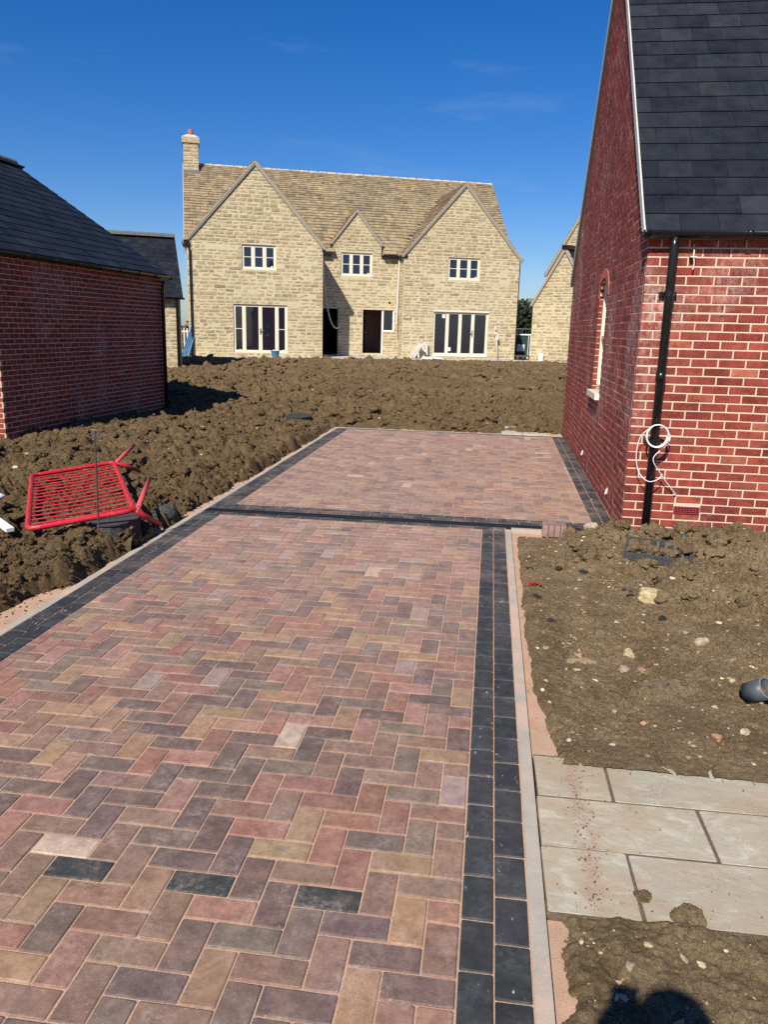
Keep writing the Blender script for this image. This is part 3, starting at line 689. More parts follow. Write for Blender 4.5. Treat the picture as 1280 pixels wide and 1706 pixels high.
mb = MB(); U = .19; mb.tube([FF.p(U, gz-.04, .098), FF.p(U, gz-.12, .097), FF.p(U, -.25, .095)], .036, 16); dp = mb.build('downpipe', M_BLACKPVC, GA, True)
for v in (2.02, .78):
    mb = MB(); mb.tube([FF.p(U, v-.025, .095), FF.p(U, v+.025, .095)], .041, 14); mb.box(FF, U-.07, U+.07, v-.016, v+.016, .004, .045); mb.build('pipe_clip', M_BLACKPVC, dp)
mb = MB(); mb.tube([FF.p(U, 1.30, .095), FF.p(U, 1.38, .095)], .042, 14); mb.build('pipe_collar', M_BLACKPVC, dp, True)
# outside light point: twisted cable end on a small bracket
mb = MB(); mb.box(FF, .335, .385, 2.315, 2.325, 0., .06); mb.tube([FF.p(.365, 2.42, .01), FF.p(.366, 2.37, .03), FF.p(.36, 2.325, .055), FF.p(.372, 2.27, .05), FF.p(.368, 2.22, .045)], .006, 6); mb.build('cable_end', M_OFFW, GA)
for u, v in ((-1.02, .10), (-3.55, .12)):
    mb = MB(); mb.box(FS, u-.014, u+.014, v-.02, v+.035, -.01, .014); mb.tube([FS.p(u, v+.02, .01), FS.p(u, v-.03, .02)], .011, 8); mb.build('weep_vent', M_OFFW, GA)
# coiled white cable hanging on the downpipe
cb = MB(); CU, CV = U+.012, .835
for q in range(3): cb.tube([FF.p(CU+.086*math.cos(a)*(1+.03*q), CV+.094*math.sin(a)*(1+.02*q), .150+.012*math.cos(a*1.0)*(q-1)+.008*q) for a in np.linspace(0, 2*math.pi, 33)], .0055, 7)
cb.tube(spline([FF.p(*p) for p in ((CU-.05, CV+.08, .14), (CU-.13, CV-.02, .11), (CU-.15, CV-.17, .105), (CU-.12, CV-.32, .11), (CU-.04, CV-.40, .145), (CU+.05, CV-.385, .12), (CU+.09, CV-.34, .09))]), .004, 7)
cb.tube(spline([FF.p(*p) for p in ((CU+.05, CV+.08, .15), (CU+.115, CV+.0, .12), (CU+.09, CV-.08, .125), (CU+.0, CV-.17, .145), (CU-.005, CV-.23, .145), (CU+.06, CV-.32, .11), (CU+.14, CV-.42, .07), (CU+.225, CV-.515, .03), (CU+.228, CV-.535, .004))]), .004, 7); cb.tube([FF.p(CU+.228, CV-.53, .0), FF.p(CU+.228, CV-.53, .02)], .013, 10)
tag(cb.build('cable_coil', M_WHITE, None, True), 'coiled white cable looped over the black downpipe on the brick wall', 'cable')

# ------------------------------------------------------------------ left brick garage
GB = thing('brick_garage', 'dark shaded brick garage with long slate roof beside the red barrier', 'garage', (-6.95, 10.43, .1))
bd = np.array([.0407, 1., 0]); bd /= np.linalg.norm(bd); bx = np.array([bd[1], -bd[0], 0]); BO = np.array([-6.95, 10.43, .1])
FW = Fr(BO, bd, (0, 0, 1)); BL_, BW, BV = 5.25, 6.2, 2.58
FN = Fr(BO-bx*BW, bx, (0, 0, 1)); FB2 = Fr(BO+bd*BL_, -bx, (0, 0, 1))
S2 = .655; EB = 2.66
gab = lambda F: [(0, BV), (BW, BV), (BW, EB), (BW/2, EB+BW/2*S2-.04), (0, EB)]
mb = MB(); mb.wall(FW, .005, BL_-.005, -.35, BV, [], .2); mb.wall(FN, .005, BW-.005, -.35, BV, [], .2); mb.prism(FN, gab(FN), -.2015, -.0015)
mb.wall(FB2, .005, BW-.005, -.35, BV, [], .2); mb.prism(FB2, gab(FB2), -.2015, -.0015); mb.box(FN, 0, .2, -.35, BV, -BL_+.22, -.22)
wallB = mb.build('wall', M_MORT, GB)
lb2 = Lay(wallB, 'brick', 'brickwork', M_BRK, 'brick', .0012, 300, .004)
lay_bricks(lb2, FW, lambda v: (.0505, BL_-.0505), -.1, BV, (), 0, .05, uref=.05)
gB = lambda v: (0 if v < EB-.1 else (v-EB+.1)/S2, BW-(0 if v < EB-.1 else (v-EB+.1)/S2))
lay_bricks(lb2, FN, gB, -.1, EB+BW/2*S2-.1, (), 0, .05); lay_bricks(lb2, FB2, gB, -.1, EB+BW/2*S2-.1, (), 0, .05)
ov = .09; FRr = Fr(FW.p(-.12, EB-ov*S2+.02, ov), bd, -bx+np.array([0, 0, S2])); rl = math.hypot(1, S2)*(BW/2+ov)
FRl = Fr(FN.p(-ov, EB-ov*S2+.02, -BL_-.12), -bd, bx+np.array([0, 0, S2])); RLN = BL_+.22
mb = MB(); mb.box(FRr, .005, RLN-.005, 0, rl, -.07, -.004); mb.box(FRl, -.175, RLN-.18, 0, rl-.06, -.07, -.004); roofB = mb.build('roof', M_SOFFIT, GB)
ls2 = Lay(roofB, 'slate', 'slating', M_SLT, 'slab', .0008, 300, .004)
lay_slates(ls2, FRr, lambda v: (0, RLN), -.03, rl, .235, .295); lay_slates(ls2, FRl, lambda v: (-.18, RLN-.18), -.03, rl, .235, .295)
rp = [FN.p(BW/2, EB+BW/2*S2+.05, z) for z in (.12, -BL_+.02)]
mb = MB()
for i in range(12):
    a = Vector(rp[0]).lerp(Vector(rp[1]), i/12+.001); b = Vector(rp[0]).lerp(Vector(rp[1]), (i+1)/12-.001); halfpipe(mb, a+Vector((0, 0, -.03)), b+Vector((0, 0, -.03)), -.115, 6)
mb.build('ridge', M_RIDGE, roofB)
gutter(GB, FW.p(-.1, EB-ov*S2-.01, ov+.035), FW.p(BL_+.13, EB-ov*S2-.01, ov+.035), .056, .62)
mb = MB(); mb.tube([FW.p(BL_-.13, EB-.16, ov+.02), FW.p(BL_-.13, EB-.22, ov+.01), FW.p(BL_-.13, EB-.34, .08), FW.p(BL_-.13, -.2, .07)], .036, 12); mb.build('downpipe', M_BLACKPVC, GB, True)

# ------------------------------------------------------------------ big stone house
HZ = .41; rho = rad(13)+YAW
E2 = np.array([-math.sin(rho), math.cos(rho), 0]); E1 = np.array([math.cos(rho), math.sin(rho), 0]); HA = np.array([-12.86, 32.6, HZ])
UPZ = np.array([0, 0, 1.])
def H(a, b, z): return HA+E1*a+E2*b+UPZ*z
SH = thing('stone_house', 'large cream stone house with two gabled wings and a chimney', 'house', H(7, 0, 0))
LWb, MB_, RWb, BKb = 0., 2.35, 1.5, 9.35
FL, FM, FRW = Fr(H(0, LWb, 0), E1, UPZ), Fr(H(0, MB_, 0), E1, UPZ), Fr(H(0, RWb, 0), E1, UPZ)
EV = 4.74; WS = 1.11; LW, RW = (0., 5.74), (9.75, 15.45); MS = 1.086; ME = 4.95; MRZ = ME+3.5*MS; MRB = MB_+3.5
W1 = (2.27, 3.72, 3.70, 4.70); D1 = (1.87, 4.19, .22, 2.25); WM_ = (6.93, 8.42, 3.74, 4.78); DM = (8.02, 8.99, .20, 2.23); SM = (8.99, 9.55, 1.24, 2.23); DK = (6.06, 6.83, .10, 2.24)
W2 = (11.89, 13.46, 3.70, 4.70); D2 = (11.26, 14.02, .20, 2.22); GB_ = (6.50, 8.84); GE, GA_ = 5.14, 6.60
mb = MB(); T = .32
mb.wall(FL, *LW, -.5, EV, [W1, D1], T); mb.wall(FM, LW[1]+.0, RW[0], -.5, 4.80, [WM_, DM, SM, DK], T); mb.wall(FRW, *RW, -.5, EV, [W2, D2], T)
for F, (a, b) in ((FL, LW), (FRW, RW)): c = (a+b)/2; mb.prism(F, [(a, EV), (b, EV), (c, EV+(b-a)/2*WS-.02)], -T-.005, -.005)
gc = sum(GB_)/2; mb.prism(FM, [(GB_[0], 4.80), (GB_[1], 4.80), (GB_[1], GE), (gc, GA_), (GB_[0], GE)], -T-.005, -.005)
FLs = Fr(H(0, 0, 0), -E2, UPZ)          # left side: u = -b
mb.wall(FLs, -BKb, -.35, -.5, EV, [], T); mb.prism(FLs, [(-BKb, EV), (-MB_, EV), (-MRB, MRZ-.12)], -T, -.005)
FLr = Fr(H(LW[1], 0, 0), E2, UPZ); mb.wall(FLr, .35, MB_-.02, -.5, EV, [], T)
FRl2 = Fr(H(RW[0], 0, 0), -E2, UPZ); mb.wall(FRl2, -MB_+.02, -RWb-.35, -.5, EV, [], T)
FRs = Fr(H(RW[1], 0, 0), E2, UPZ); mb.wall(FRs, RWb+.35, BKb, -.5, EV, [], T); mb.prism(FRs, [(MB_, EV), (BKb, EV), (MRB, MRZ-.12)], -T, -.005)
FBk = Fr(H(15.45, BKb, 0), -E1, UPZ); mb.wall(FBk, .35, 15.1, -.5, EV, [], T)
wallS = mb.build('wall', M_SMORT, SH)
st = Lay(wallS, 'stone', 'stonework', M_STN, 'stone', .006, 300, .02, 4)
def wing_lim(a, b, s=0.):
    def f(v):
        k = 0 if v < EV else (v-EV)/WS; return (a+k+s, b-k-s)
    return f
pad = lambda o: (o[0]-.005, o[1]+.005, o[2]-.005, o[3]+.005)
lay_stones(st, FL, wing_lim(*LW), -.3, EV+2.8*WS, [pad(W1), pad(D1)]); lay_stones(st, FRW, wing_lim(*RW), -.3, EV+2.75*WS, [pad(W2), pad(D2)])
def mid_lim(v):
    if v < 4.62: return (LW[1]+.005, RW[0]-.005)
    k = 0 if v < GE else (v-GE)*(gc-GB_[0])/(GA_-GE); return (GB_[0]+k, GB_[1]-k)
lay_stones(st, FM, mid_lim, -.3, GA_-.05, [pad(WM_), pad(DM), pad(SM), pad(DK)])
lay_stones(st, FLs, lambda v: (-BKb, -.065) if v < EV else (-BKb+(v-EV)/MS, -MB_-(v-EV)/MS), -.3, MRZ-.2)
lay_stones(st, FLr, lambda v: (.065, MB_), -.3, EV); lay_stones(st, FRl2, lambda v: (-MB_, -RWb-.065), -.3, EV); lay_stones(st, FRs, lambda v: (RWb+.065, BKb), -.3, EV)
# rooms behind the openings
mb = MB(); mb.box(FM, 5.9, 9.65, .02, .19, -4.2, -.335); mb.box(FM, 5.9, 9.65, .19, 2.7, -4.4, -4.2); mb.box(FM, 5.8, 5.9, .1, 2.7, -4.2, -.34); mb.box(FM, 9.65, 9.72, .1, 2.7, -4.2, -.34); mb.box(FM, 5.9, 9.65, 2.6, 2.7, -4.2, -.34); mb.box(FM, 7.2, 7.3, .19, 2.6, -4.2, -.34)
mb.build('interior', M_DARKROOM, SH)
mb = MB(); mb.box(FM, 7.5, 8.46, .2, 2.5, -2.15, -2.05); mb.box(FM, 8.50, 9.6, .2, 2.5, -2.0, -1.9)
cupb = mb.build('cupboard', M_BROWN, SH)
for u in (8.40, 8.56):
    mb = MB(); mb.box(FM, u-.025, u+.025, 1.15, 1.2, -1.9, -1.86); mb.build('knob', M_CREAM, cupb)
# joinery
def casement(F, o, lights, bars, name='window', off=.06):
    a, b, c, d = o; fr = .065; w = MB(); n0, n1 = -off-.06, -off
    w.box(F, a, a+fr, c, d, n0, n1); w.box(F, b-fr, b, c, d, n0, n1); w.box(F, a+fr, b-fr, c, c+fr, n0, n1); w.box(F, a+fr, b-fr, d-fr, d, n0, n1)
    xs = [a+fr]+[x for x in lights]+[b-fr]
    for x in lights: w.box(F, x-.045, x+.045, c+fr, d-fr, n0, n1-.003)
    ob = w.build(name, M_CREAM, SH)
    for i in range(len(xs)-1):
        p, q = xs[i]+(.045 if i else 0), xs[i+1]-(.045 if i < len(xs)-2 else 0); s = MB(); e = .035
        s.box(F, p, p+e, c+fr, d-fr, n0+.01, n1-.008); s.box(F, q-e, q, c+fr, d-fr, n0+.01, n1-.008); s.box(F, p+e, q-e, c+fr, c+fr+e, n0+.01, n1-.008); s.box(F, p+e, q-e, d-fr-e, d-fr, n0+.01, n1-.008)
        for y in bars[i] if isinstance(bars, list) else bars: s.box(F, p+e, q-e, y-.014, y+.014, n0+.012, n1-.01)
        s.build('sash', M_CREAM, ob)
        ys = [c+fr]+list(bars[i] if isinstance(bars, list) else bars)+[d-fr]
        for j in range(len(ys)-1):
            g = MB(); g.box(F, p+.01, q-.01, ys[j]+.002, ys[j+1]-.002, n0+.018, n0+.026); g.build('pane', M_GLASS, ob)
    return ob
def third(o): return [o[0]+(o[1]-o[0])/3, o[0]+(o[1]-o[0])*2/3]
for F, o in ((FL, W1), (FM, WM_), (FRW, W2)):
    ob = casement(F, o, third(o), ((o[2]+o[3])/2,))
    mb = MB(); mb.box(F, o[1]-.22, o[1]-.13, o[2]+.115, o[2]+.155, -.1, -.09); mb.build('sticker', M_WHITE, ob)
fd = casement(FL, D1, [2.33, 3.03, 3.74], [(1.22,), (), (), (1.22,)], 'french_door')
mb = MB(); mb.box(FL, 3.0, 3.06, 1.0, 1.25, -.06, -.045); mb.box(FL, 3.02, 3.17, 1.12, 1.145, -.045, -.02); mb.build('handle', M_LEAD, fd)
for u in (2.15, 3.62, 4.03):
    mb = MB(); mb.box(FL, u-.06, u+.04, .30, .34, -.1, -.088); mb.build('sticker', M_WHITE, fd)
bf = casement(FRW, D2, [11.98, 12.62, 13.26], (), 'bifold_door')
mb = MB(); mb.box(FRW, D2[0]-.02, D2[1]+.02, D2[3]+.0, D2[3]+.05, -.08, .02); mb.build('head_trim', M_CREAM, bf); mb = MB(); mb.box(FRW, D2[0]-.02, D2[1]+.02, D2[2]-.06, D2[2]-.005, -.08, .03); mb.build('sill', M_CREAM, bf)
mb = MB(); mb.box(FRW, 13.22, 13.26, 1.1, 1.4, -.06, -.03); mb.box(FRW, 13.12, 13.24, 1.22, 1.25, -.04, -.015); mb.build('handle', M_LEAD, bf)
for u, v in ((11.78, 1.93), (12.12, .4)):
    mb = MB(); mb.box(FRW, u-.06, u+.08, v, v+.17, -.1, -.088); mb.build('sticker', M_WHITE, bf)
mb = MB(); mb.box(FM, 8.955, 9.035, .2, 2.22, -.14, -.04); mb.box(FM, 9.49, 9.55, 1.24, 2.22, -.14, -.04); mb.box(FM, 9.035, 9.49, 1.24, 1.30, -.14, -.04); df = mb.build('door_frame', M_WHITE, SH)
g = MB(); g.box(FM, 9.03, 9.5, 1.29, 2.22, -.1, -.09); g.build('pane', M_GLASS, df)
mb = MB(); mb.disc(Fr(FM.p(9.3, 2.58), E1, UPZ), .0, .055, -.02, .012, 12); mb.build('vent_hole', M_IRON, SH)
# roofs
def main_z(b): return ME+(b-MB_)*MS
FMR = Fr(H(0, MB_-.20, ME-.20*MS), E1, E2+UPZ*MS); mlen = math.hypot(1, MS)*3.7
def loc(x, y, z):
    d = np.array([x, y, z])-HA; return d@E1, d@E2, d[2]
def wing_h(a, rng_, ez=EV+.05): c = (rng_[0]+rng_[1])/2; return ez+((rng_[1]-rng_[0])/2-abs(a-c))*WS
def skip_main(x, y, z):
    a, b, zz = loc(x, y, z)
    for r in (LW, RW):
        if r[0]-.1 < a < r[1]+.1 and wing_h(a, r) > zz-.02: return True
    if GB_[0] < a < GB_[1] and GE+.05+((GB_[1]-GB_[0])/2-abs(a-gc))*(GA_-GE)/(gc-GB_[0]) > zz: return True
    return False
def skip_wing(x, y, z):
    a, b, zz = loc(x, y, z); return b > MB_-.2 and main_z(b) > zz+.03
mb = MB(); mb.box(FMR, -.10, 15.40, .34, mlen, -.10, -.012); mb.box(FMR, -.10, 6.46, .0, .338, -.10, -.012); mb.box(FMR, 8.88, 15.40, .0, .338, -.10, -.012)
FMK = Fr(H(15.3, BKb+.2, ME-.2*MS), -E1, -E2+UPZ*MS); mb.box(FMK, -.1, 15.4, 0, mlen-.11, -.10, -.012)
WR = []
for (a, b), fb in ((LW, LWb), (RW, RWb)):
    c = (a+b)/2; hw = (b-a)/2; wl = math.hypot(1, WS)*(hw+.12); z0 = EV+.05-.12*WS; bl = MRB-.25-fb
    FA = Fr(H(a-.12, MRB-.25, z0), -E2, E1+UPZ*WS); FBr = Fr(H(b+.12, fb-.07, z0), E2, -E1+UPZ*WS)
    mb.box(FA, .0, bl+.065, 0, wl, -.09, -.012); mb.box(FBr, .005, bl+.07, 0, wl-.095, -.09, -.012); WR.append((FA, FBr, wl, bl))
ghw = (GB_[1]-GB_[0])/2; GS = (GA_-GE)/ghw; gwl = math.hypot(1, GS)*(ghw+.08); gbl = 1.5
FGa = Fr(H(GB_[0]-.08, MB_+gbl, GE+.05-.08*GS), -E2, E1+UPZ*GS); FGb = Fr(H(GB_[1]+.08, MB_-.06, GE+.05-.08*GS), E2, -E1+UPZ*GS)
mb.box(FGa, 0, gbl+.055, 0, gwl, -.07, -.012); mb.box(FGb, .005, gbl+.06, 0, gwl-.075, -.07, -.012)
roofS = mb.build('roof', M_SVERGE, SH)
tl = Lay(roofS, 'roof_tile', 'roof_tiling', M_TILE, 'slab', .006, 300, .02, 4)
gg = lambda v: .235-.021*v
kw = dict(w=.3, t=.05, pal=TILES, tl=.062, rand=1., lenf=1.5)
lay_slates(tl, FMR, lambda v: (-.12, 15.42), -.02, mlen, gg, skip=skip_main, **kw); lay_slates(tl, FMK, lambda v: (-.12, 15.42), -.02, mlen, gg, **kw)
for FA, FBr, wl, bl in WR:
    lay_slates(tl, FA, lambda v: (0, bl+.06), -.02, wl, gg, skip=skip_wing, **kw); lay_slates(tl, FBr, lambda v: (.01, bl+.06), -.02, wl, gg, skip=skip_wing, **kw)
lay_slates(tl, FGa, lambda v: (0, gbl+.05), -.02, gwl, gg, skip=skip_wing, **kw); lay_slates(tl, FGb, lambda v: (.01, gbl+.05), -.02, gwl, gg, skip=skip_wing, **kw)
# ridge stones
rs_ = Lay(roofS, 'ridge_stone', 'ridge_stone_rest', M_TILE, 'brick', .004)
FRI = Fr(H(0, MRB, MRZ+.04), E1, E2)
for i in range(34): rs_.add(FRI.m(-.05+.455*i+.22, 0, .03), .445, .24, .09, .05, vary((.50, .44, .33), .1))
for (a, b), fb, F in ((LW, LWb, FL), (RW, RWb, FRW)):
    c = (a+b)/2; hw = (b-a)/2+.13; z0 = EV+.05-.13*WS; top = z0+hw*WS
    for sgn in (-1, 1):
        mb = MB(); e = c+sgn*hw; mb.prism(F, [(e, z0-.05), (e, z0+.03), (c, top+.03), (c, top-.05)] if sgn < 0 else [(c, top-.05), (c, top+.03), (e, z0+.03), (e, z0-.05)], -.02, .085); mb.build('verge', M_SVERGE, SH)
for sgn in (-1, 1):
    mb = MB(); e = gc+sgn*(ghw+.09); z0 = GE+.05-.09*GS; top = z0+(ghw+.09)*GS; mb.prism(FM, [(e, z0-.06), (e, z0+.03), (gc, top+.03), (gc, top-.07)] if sgn < 0 else [(gc, top-.07), (gc, top+.03), (e, z0+.03), (e, z0-.06)], -.02, .075); mb.build('verge', M_SVERGE, SH)
mb = MB(); mb.box(Fr(H(-.11, MB_-.2, ME-.2*MS), E1, E2+UPZ*MS), -.05, .012, 0, mlen, -.11, .01)
mb.build('verge', M_SVERGE, SH)
for a, b in ((5.86, 6.42), (8.92, 9.68)): mb = MB(); mb.box(FM, a, b, 4.60, 4.70, .02, .24); mb.build('gutter', M_BLACKPVC, SH)
for a in (6.42, 8.84): mb = MB(); mb.box(FM, a, a+.07, 4.62, 5.12, .0, .10); mb.build('flashing', M_BLACKPVC, SH)
for F, bb in ((FRW, (9.62, 9.90, 4.58, 4.72, -.3, .05)), (FL, (5.70, 5.86, 4.56, 4.68, -.3, .06)), (FRW, (15.44, 15.60, 4.62, 4.74, -.4, .06))): mb = MB(); mb.box(F, *bb); mb.build('gutter_end', M_BLACKPVC, SH)
mb = MB(); mb.tube([FL.p(.02, 4.72, .10), FL.p(.04, 4.55, .09), FL.p(.13, 4.40, .07), FL.p(.135, .05, .07)], .04, 8); mb.box(FL, -.10, .10, 4.60, 4.76, .03, .14); mb.build('downpipe', M_BLACKPVC, SH)
mb = MB(); mb.tube([FRs.p(RWb+.1, 4.7, .05), FRs.p(RWb+.1, .0, .05)], .04, 8); mb.build('downpipe', M_BLACKPVC, SH)
mb = MB(); mb.tube([FM.p(9.70, 4.60, .12), FM.p(9.68, 2.6, .06), FM.p(9.66, 1.6, .06)], .045, 8); mb.tube([FM.p(9.66, 1.7, .09), FM.p(9.68, .9, .09), FM.p(9.78, .45, .1), FM.p(10.0, .28, .3), FM.p(10.25, .27, .9)], .018, 6); mb.build('waste_pipe', M_OFFW, SH)
# chimney
FC = Fr(H(-.10, 5.35, 0), E1, UPZ)
mb = MB(); mb.box(FC, .012, .688, 7.2, 9.72, -.9, -.012); ch = mb.build('chimney', M_SMORT, SH)
FCl = Fr(H(-.10, 5.35, 0), -E2, UPZ)
stc = Lay(ch, 'stone', 'stonework', M_STN, 'stone', .004, 120, .02); lay_stones(stc, FC, lambda v: (0, .70), 7.9, 9.62); lay_stones(stc, FCl, lambda v: (-.9, -.06), 7.9, 9.62)
mb = MB(); mb.box(FC, -.05, .75, 9.60, 9.86, -.95, .05); mb.build('chimney_cap', M_STN, ch, tone=(.45, .36, .22))
mb = MB(); mb.prism(FC, [(-.03, 9.862), (.73, 9.862), (.52, 9.95), (.18, 9.95)], -.9, .03); mb.build('flaunching', plain('pale mortar', (.66, .63, .57), .9, .1), ch)
mb = MB(); c = FC.p(.35, 9.9, -.45); mb.tube([c, c+UPZ*.36], [.13, .115], 14); mb.build('chimney_pot', M_TERRA, ch, True)
mb = MB(); mb.box(FC, -.02, .72, 8.12, 8.42, -.5, .012); mb.build('flashing', M_LEAD, ch)
# concrete path along the house foot
mb = MB(); mb.box(Fr(H(0, 0, 0), E1, E2), -.3, 16.2, -.75, -.02, -.4, .035); mb.box(Fr(H(0, 0, 0), E1, E2), 5.75, 9.74, -.02, 2.33, -.4, .06); mb.box(Fr(H(0, 0, 0), E1, E2), 9.76, 16.2, -.02, 1.48, -.4, .03)
tag(mb.build('path', M_CONC), kind='structure')
# loose things round the house
mb = MB(); mb.tube(spline([FM.p(*p) for p in ((6.02, 4.72, .10), (6.10, 3.4, .30), (6.22, 2.4, .45), (6.36, 1.7, .6), (6.55, 1.38, .65), (6.72, 1.36, .6), (6.86, 1.58, .5))]), .036, 8)
tag(mb.build('hanging_hose', M_OFFW, None, True), 'pale hose hanging from the gutter in the shaded recess of the stone house', 'hose')
c = Vector(H(3.62, -.42, .035)); mb = MB(); mb.tube([c, c+Vector((0, 0, .28))], [.14, .19], 16); mb.tube([c+Vector((0, 0, .255)), c+Vector((0, 0, .285))], [.198, .20], 16); bk = mb.build('bucket', M_BLUE)
tag(bk, 'blue bucket standing under the french doors of the stone house', 'bucket')
mb = MB()
for k in range(7):
    a = RNG.uniform(0, 6.28); p0 = H(10.35+.2*math.cos(a), 1.25, .06); mb.tube([p0+UPZ*0, H(10.4+RNG.uniform(-.15, .3), 1.2, .35+RNG.uniform(0, .3)), H(10.65+RNG.uniform(-.1, .3), 1.3, .55+RNG.uniform(0, .3)), H(10.8+RNG.uniform(-.1, .25), 1.2, .2+RNG.uniform(0, .3))], .035, 6)
tag(mb.build('pipe_tangle', M_OFFW), 'tangle of pale flexible pipes heaped by the bifold doors', 'pipes')
def blob(c, rx, ry, rz, sub=2, noise=.15, mat=M_PALE, name='stone', parent=None, tilt=(0, 0, 0), boxy=0.):
    import bmesh
    bm = bmesh.new(); bmesh.ops.create_icosphere(bm, subdivisions=sub, radius=1)
    s = RNG.uniform(0, 50, 3)
    for v in bm.verts:
        k = 1+noise*(math.sin(v.co.x*2.3+s[0])+math.sin(v.co.y*2.9+s[1])+math.sin(v.co.z*2.1+s[2]))*.5+RNG.uniform(-noise, noise)*.35; v.co *= k; q = max(abs(a_) for a_ in v.co)/max(v.co.length, 1e-6); v.co *= (1-boxy)+boxy*.82/q
    R = Matrix.Rotation(tilt[2], 3, 'Z') @ Matrix.Rotation(tilt[1], 3, 'Y') @ Matrix.Rotation(tilt[0], 3, 'X')
    for v in bm.verts: v.co = R @ Vector((v.co.x*rx, v.co.y*ry, v.co.z*rz))
    me = bpy.data.meshes.new(name); bm.to_mesh(me); bm.free(); me.materials.append(mat); o = bpy.data.objects.new(name, me); link(o, parent, Matrix.Translation(Vector(c))); return o
tag(blob(H(11.0, .55, .06), .42, .22, .09, 3, .2, M_WHITE, 'plastic_sack'), 'flat white plastic sack lying on the soil before the bifold doors', 'sack')
mb = MB(); mb.tube([H(14.55, 1.36, .02), H(14.45, 1.36, .9), H(14.38, 1.38, 1.35)], .035, 8); mb.tube([H(14.28, 1.32, 1.3), H(14.42, 1.3, 1.25), H(14.5, 1.3, 1.05), H(14.47, 1.3, .95)], .05, 8); mb.tube([H(14.36, 1.34, 1.35), H(14.33, 1.34, 1.6)], .03, 8)
tag(mb.build('standpipe', M_OFFW, None, True), 'wrapped outdoor standpipe rising beside the bifold doors', 'tap')
mb = MB(); 
for k in range(4): mb.tube([H(-.35+.09*k, -.25-.05*k, -.05), H(.12+.02*k, -.03, 1.25-.15*k)], .04, 8)
tag(mb.build('pipe_bundle', M_BLUE), 'blue pipes leaning against the left corner of the stone house', 'pipes')

# ------------------------------------------------------------------ other buildings
SG = thing('stone_garage', 'small cream stone garage with a slate roof left of the big house', 'garage', (-10.46, 25.83, .3))
GO2 = np.array([-10.46, 25.83, .3]); _q = rho+rad(6.5); Q1 = np.array([math.cos(_q), math.sin(_q), 0]); Q2 = np.array([-math.sin(_q), math.cos(_q), 0]); FQ = Fr(GO2, Q1, UPZ); FQs = Fr(GO2, Q2, UPZ)
mb = MB(); mb.wall(FQ, -5.2, -.005, -.4, 2.42, [], .3); mb.wall(FQs, .005, 4.6, -.4, 2.42, [], .3); mb.prism(FQs, [(.012, 2.42), (4.6, 2.42), (2.3, 4.34)], -.305, -.005); mb.box(FQ, -5.2, 0, -.4, 2.4, -4.6, -4.3); mb.box(FQ, -5.2, -4.9, -.4, 2.4, -4.3, -.32)
wq = mb.build('wall', M_SMORT, SG); sq = Lay(wq, 'stone', 'stonework', M_STN, 'stone', .006, 200, .02, 4)
lay_stones(sq, FQ, lambda v: (-5.2, 0), -.2, 2.42); lay_stones(sq, FQs, lambda v: (.065 if v < 2.42 else .05+(v-2.42)/.835, 4.6-(0 if v < 2.42 else (v-2.42)/.835)), -.2, 4.2)
S3 = .85; FQr = Fr(FQ.p(-5.3, 2.47-.17*S3, .17), Q1, Q2+UPZ*S3); ql = math.hypot(1, S3)*(2.3+.17); FQk = Fr(FQ.p(.08, 2.47-.17*S3, -4.77), -Q1, -Q2+UPZ*S3)
mb = MB(); mb.box(FQr, 0, 5.38, 0, ql, -.07, -.004); mb.box(FQk, 0, 5.38, 0, ql-.07, -.07, -.004); rq = mb.build('roof', M_SOFFIT, SG)
l3 = Lay(rq, 'slate', 'slating', M_SLT, 'slab', .0008, 200, .004); lay_slates(l3, FQr, lambda v: (0, 5.38), -.03, ql, .235, .3); lay_slates(l3, FQk, lambda v: (0, 5.38), -.03, ql, .235, .3)
mb = MB()
for i in range(12): halfpipe(mb, H(0, 0, 0)*0+FQ.p(.08-i*.45, 2.47+2.3*S3+.02, -2.3), FQ.p(.08-i*.45-.44, 2.47+2.3*S3+.02, -2.3), -.13, 6)
mb.build('ridge', M_RIDGE, rq)
gutter(SG, FQ.p(-5.2, 2.31, .20), FQ.p(.10, 2.31, .20), .06, 1.2)
mb = MB(); mb.tube([FQ.p(-.12, 2.28, .18), FQ.p(-.12, 2.1, .08), FQ.p(-.12, -.2, .07)], .045, 10); mb.build('downpipe', M_BLACKPVC, SG, True)

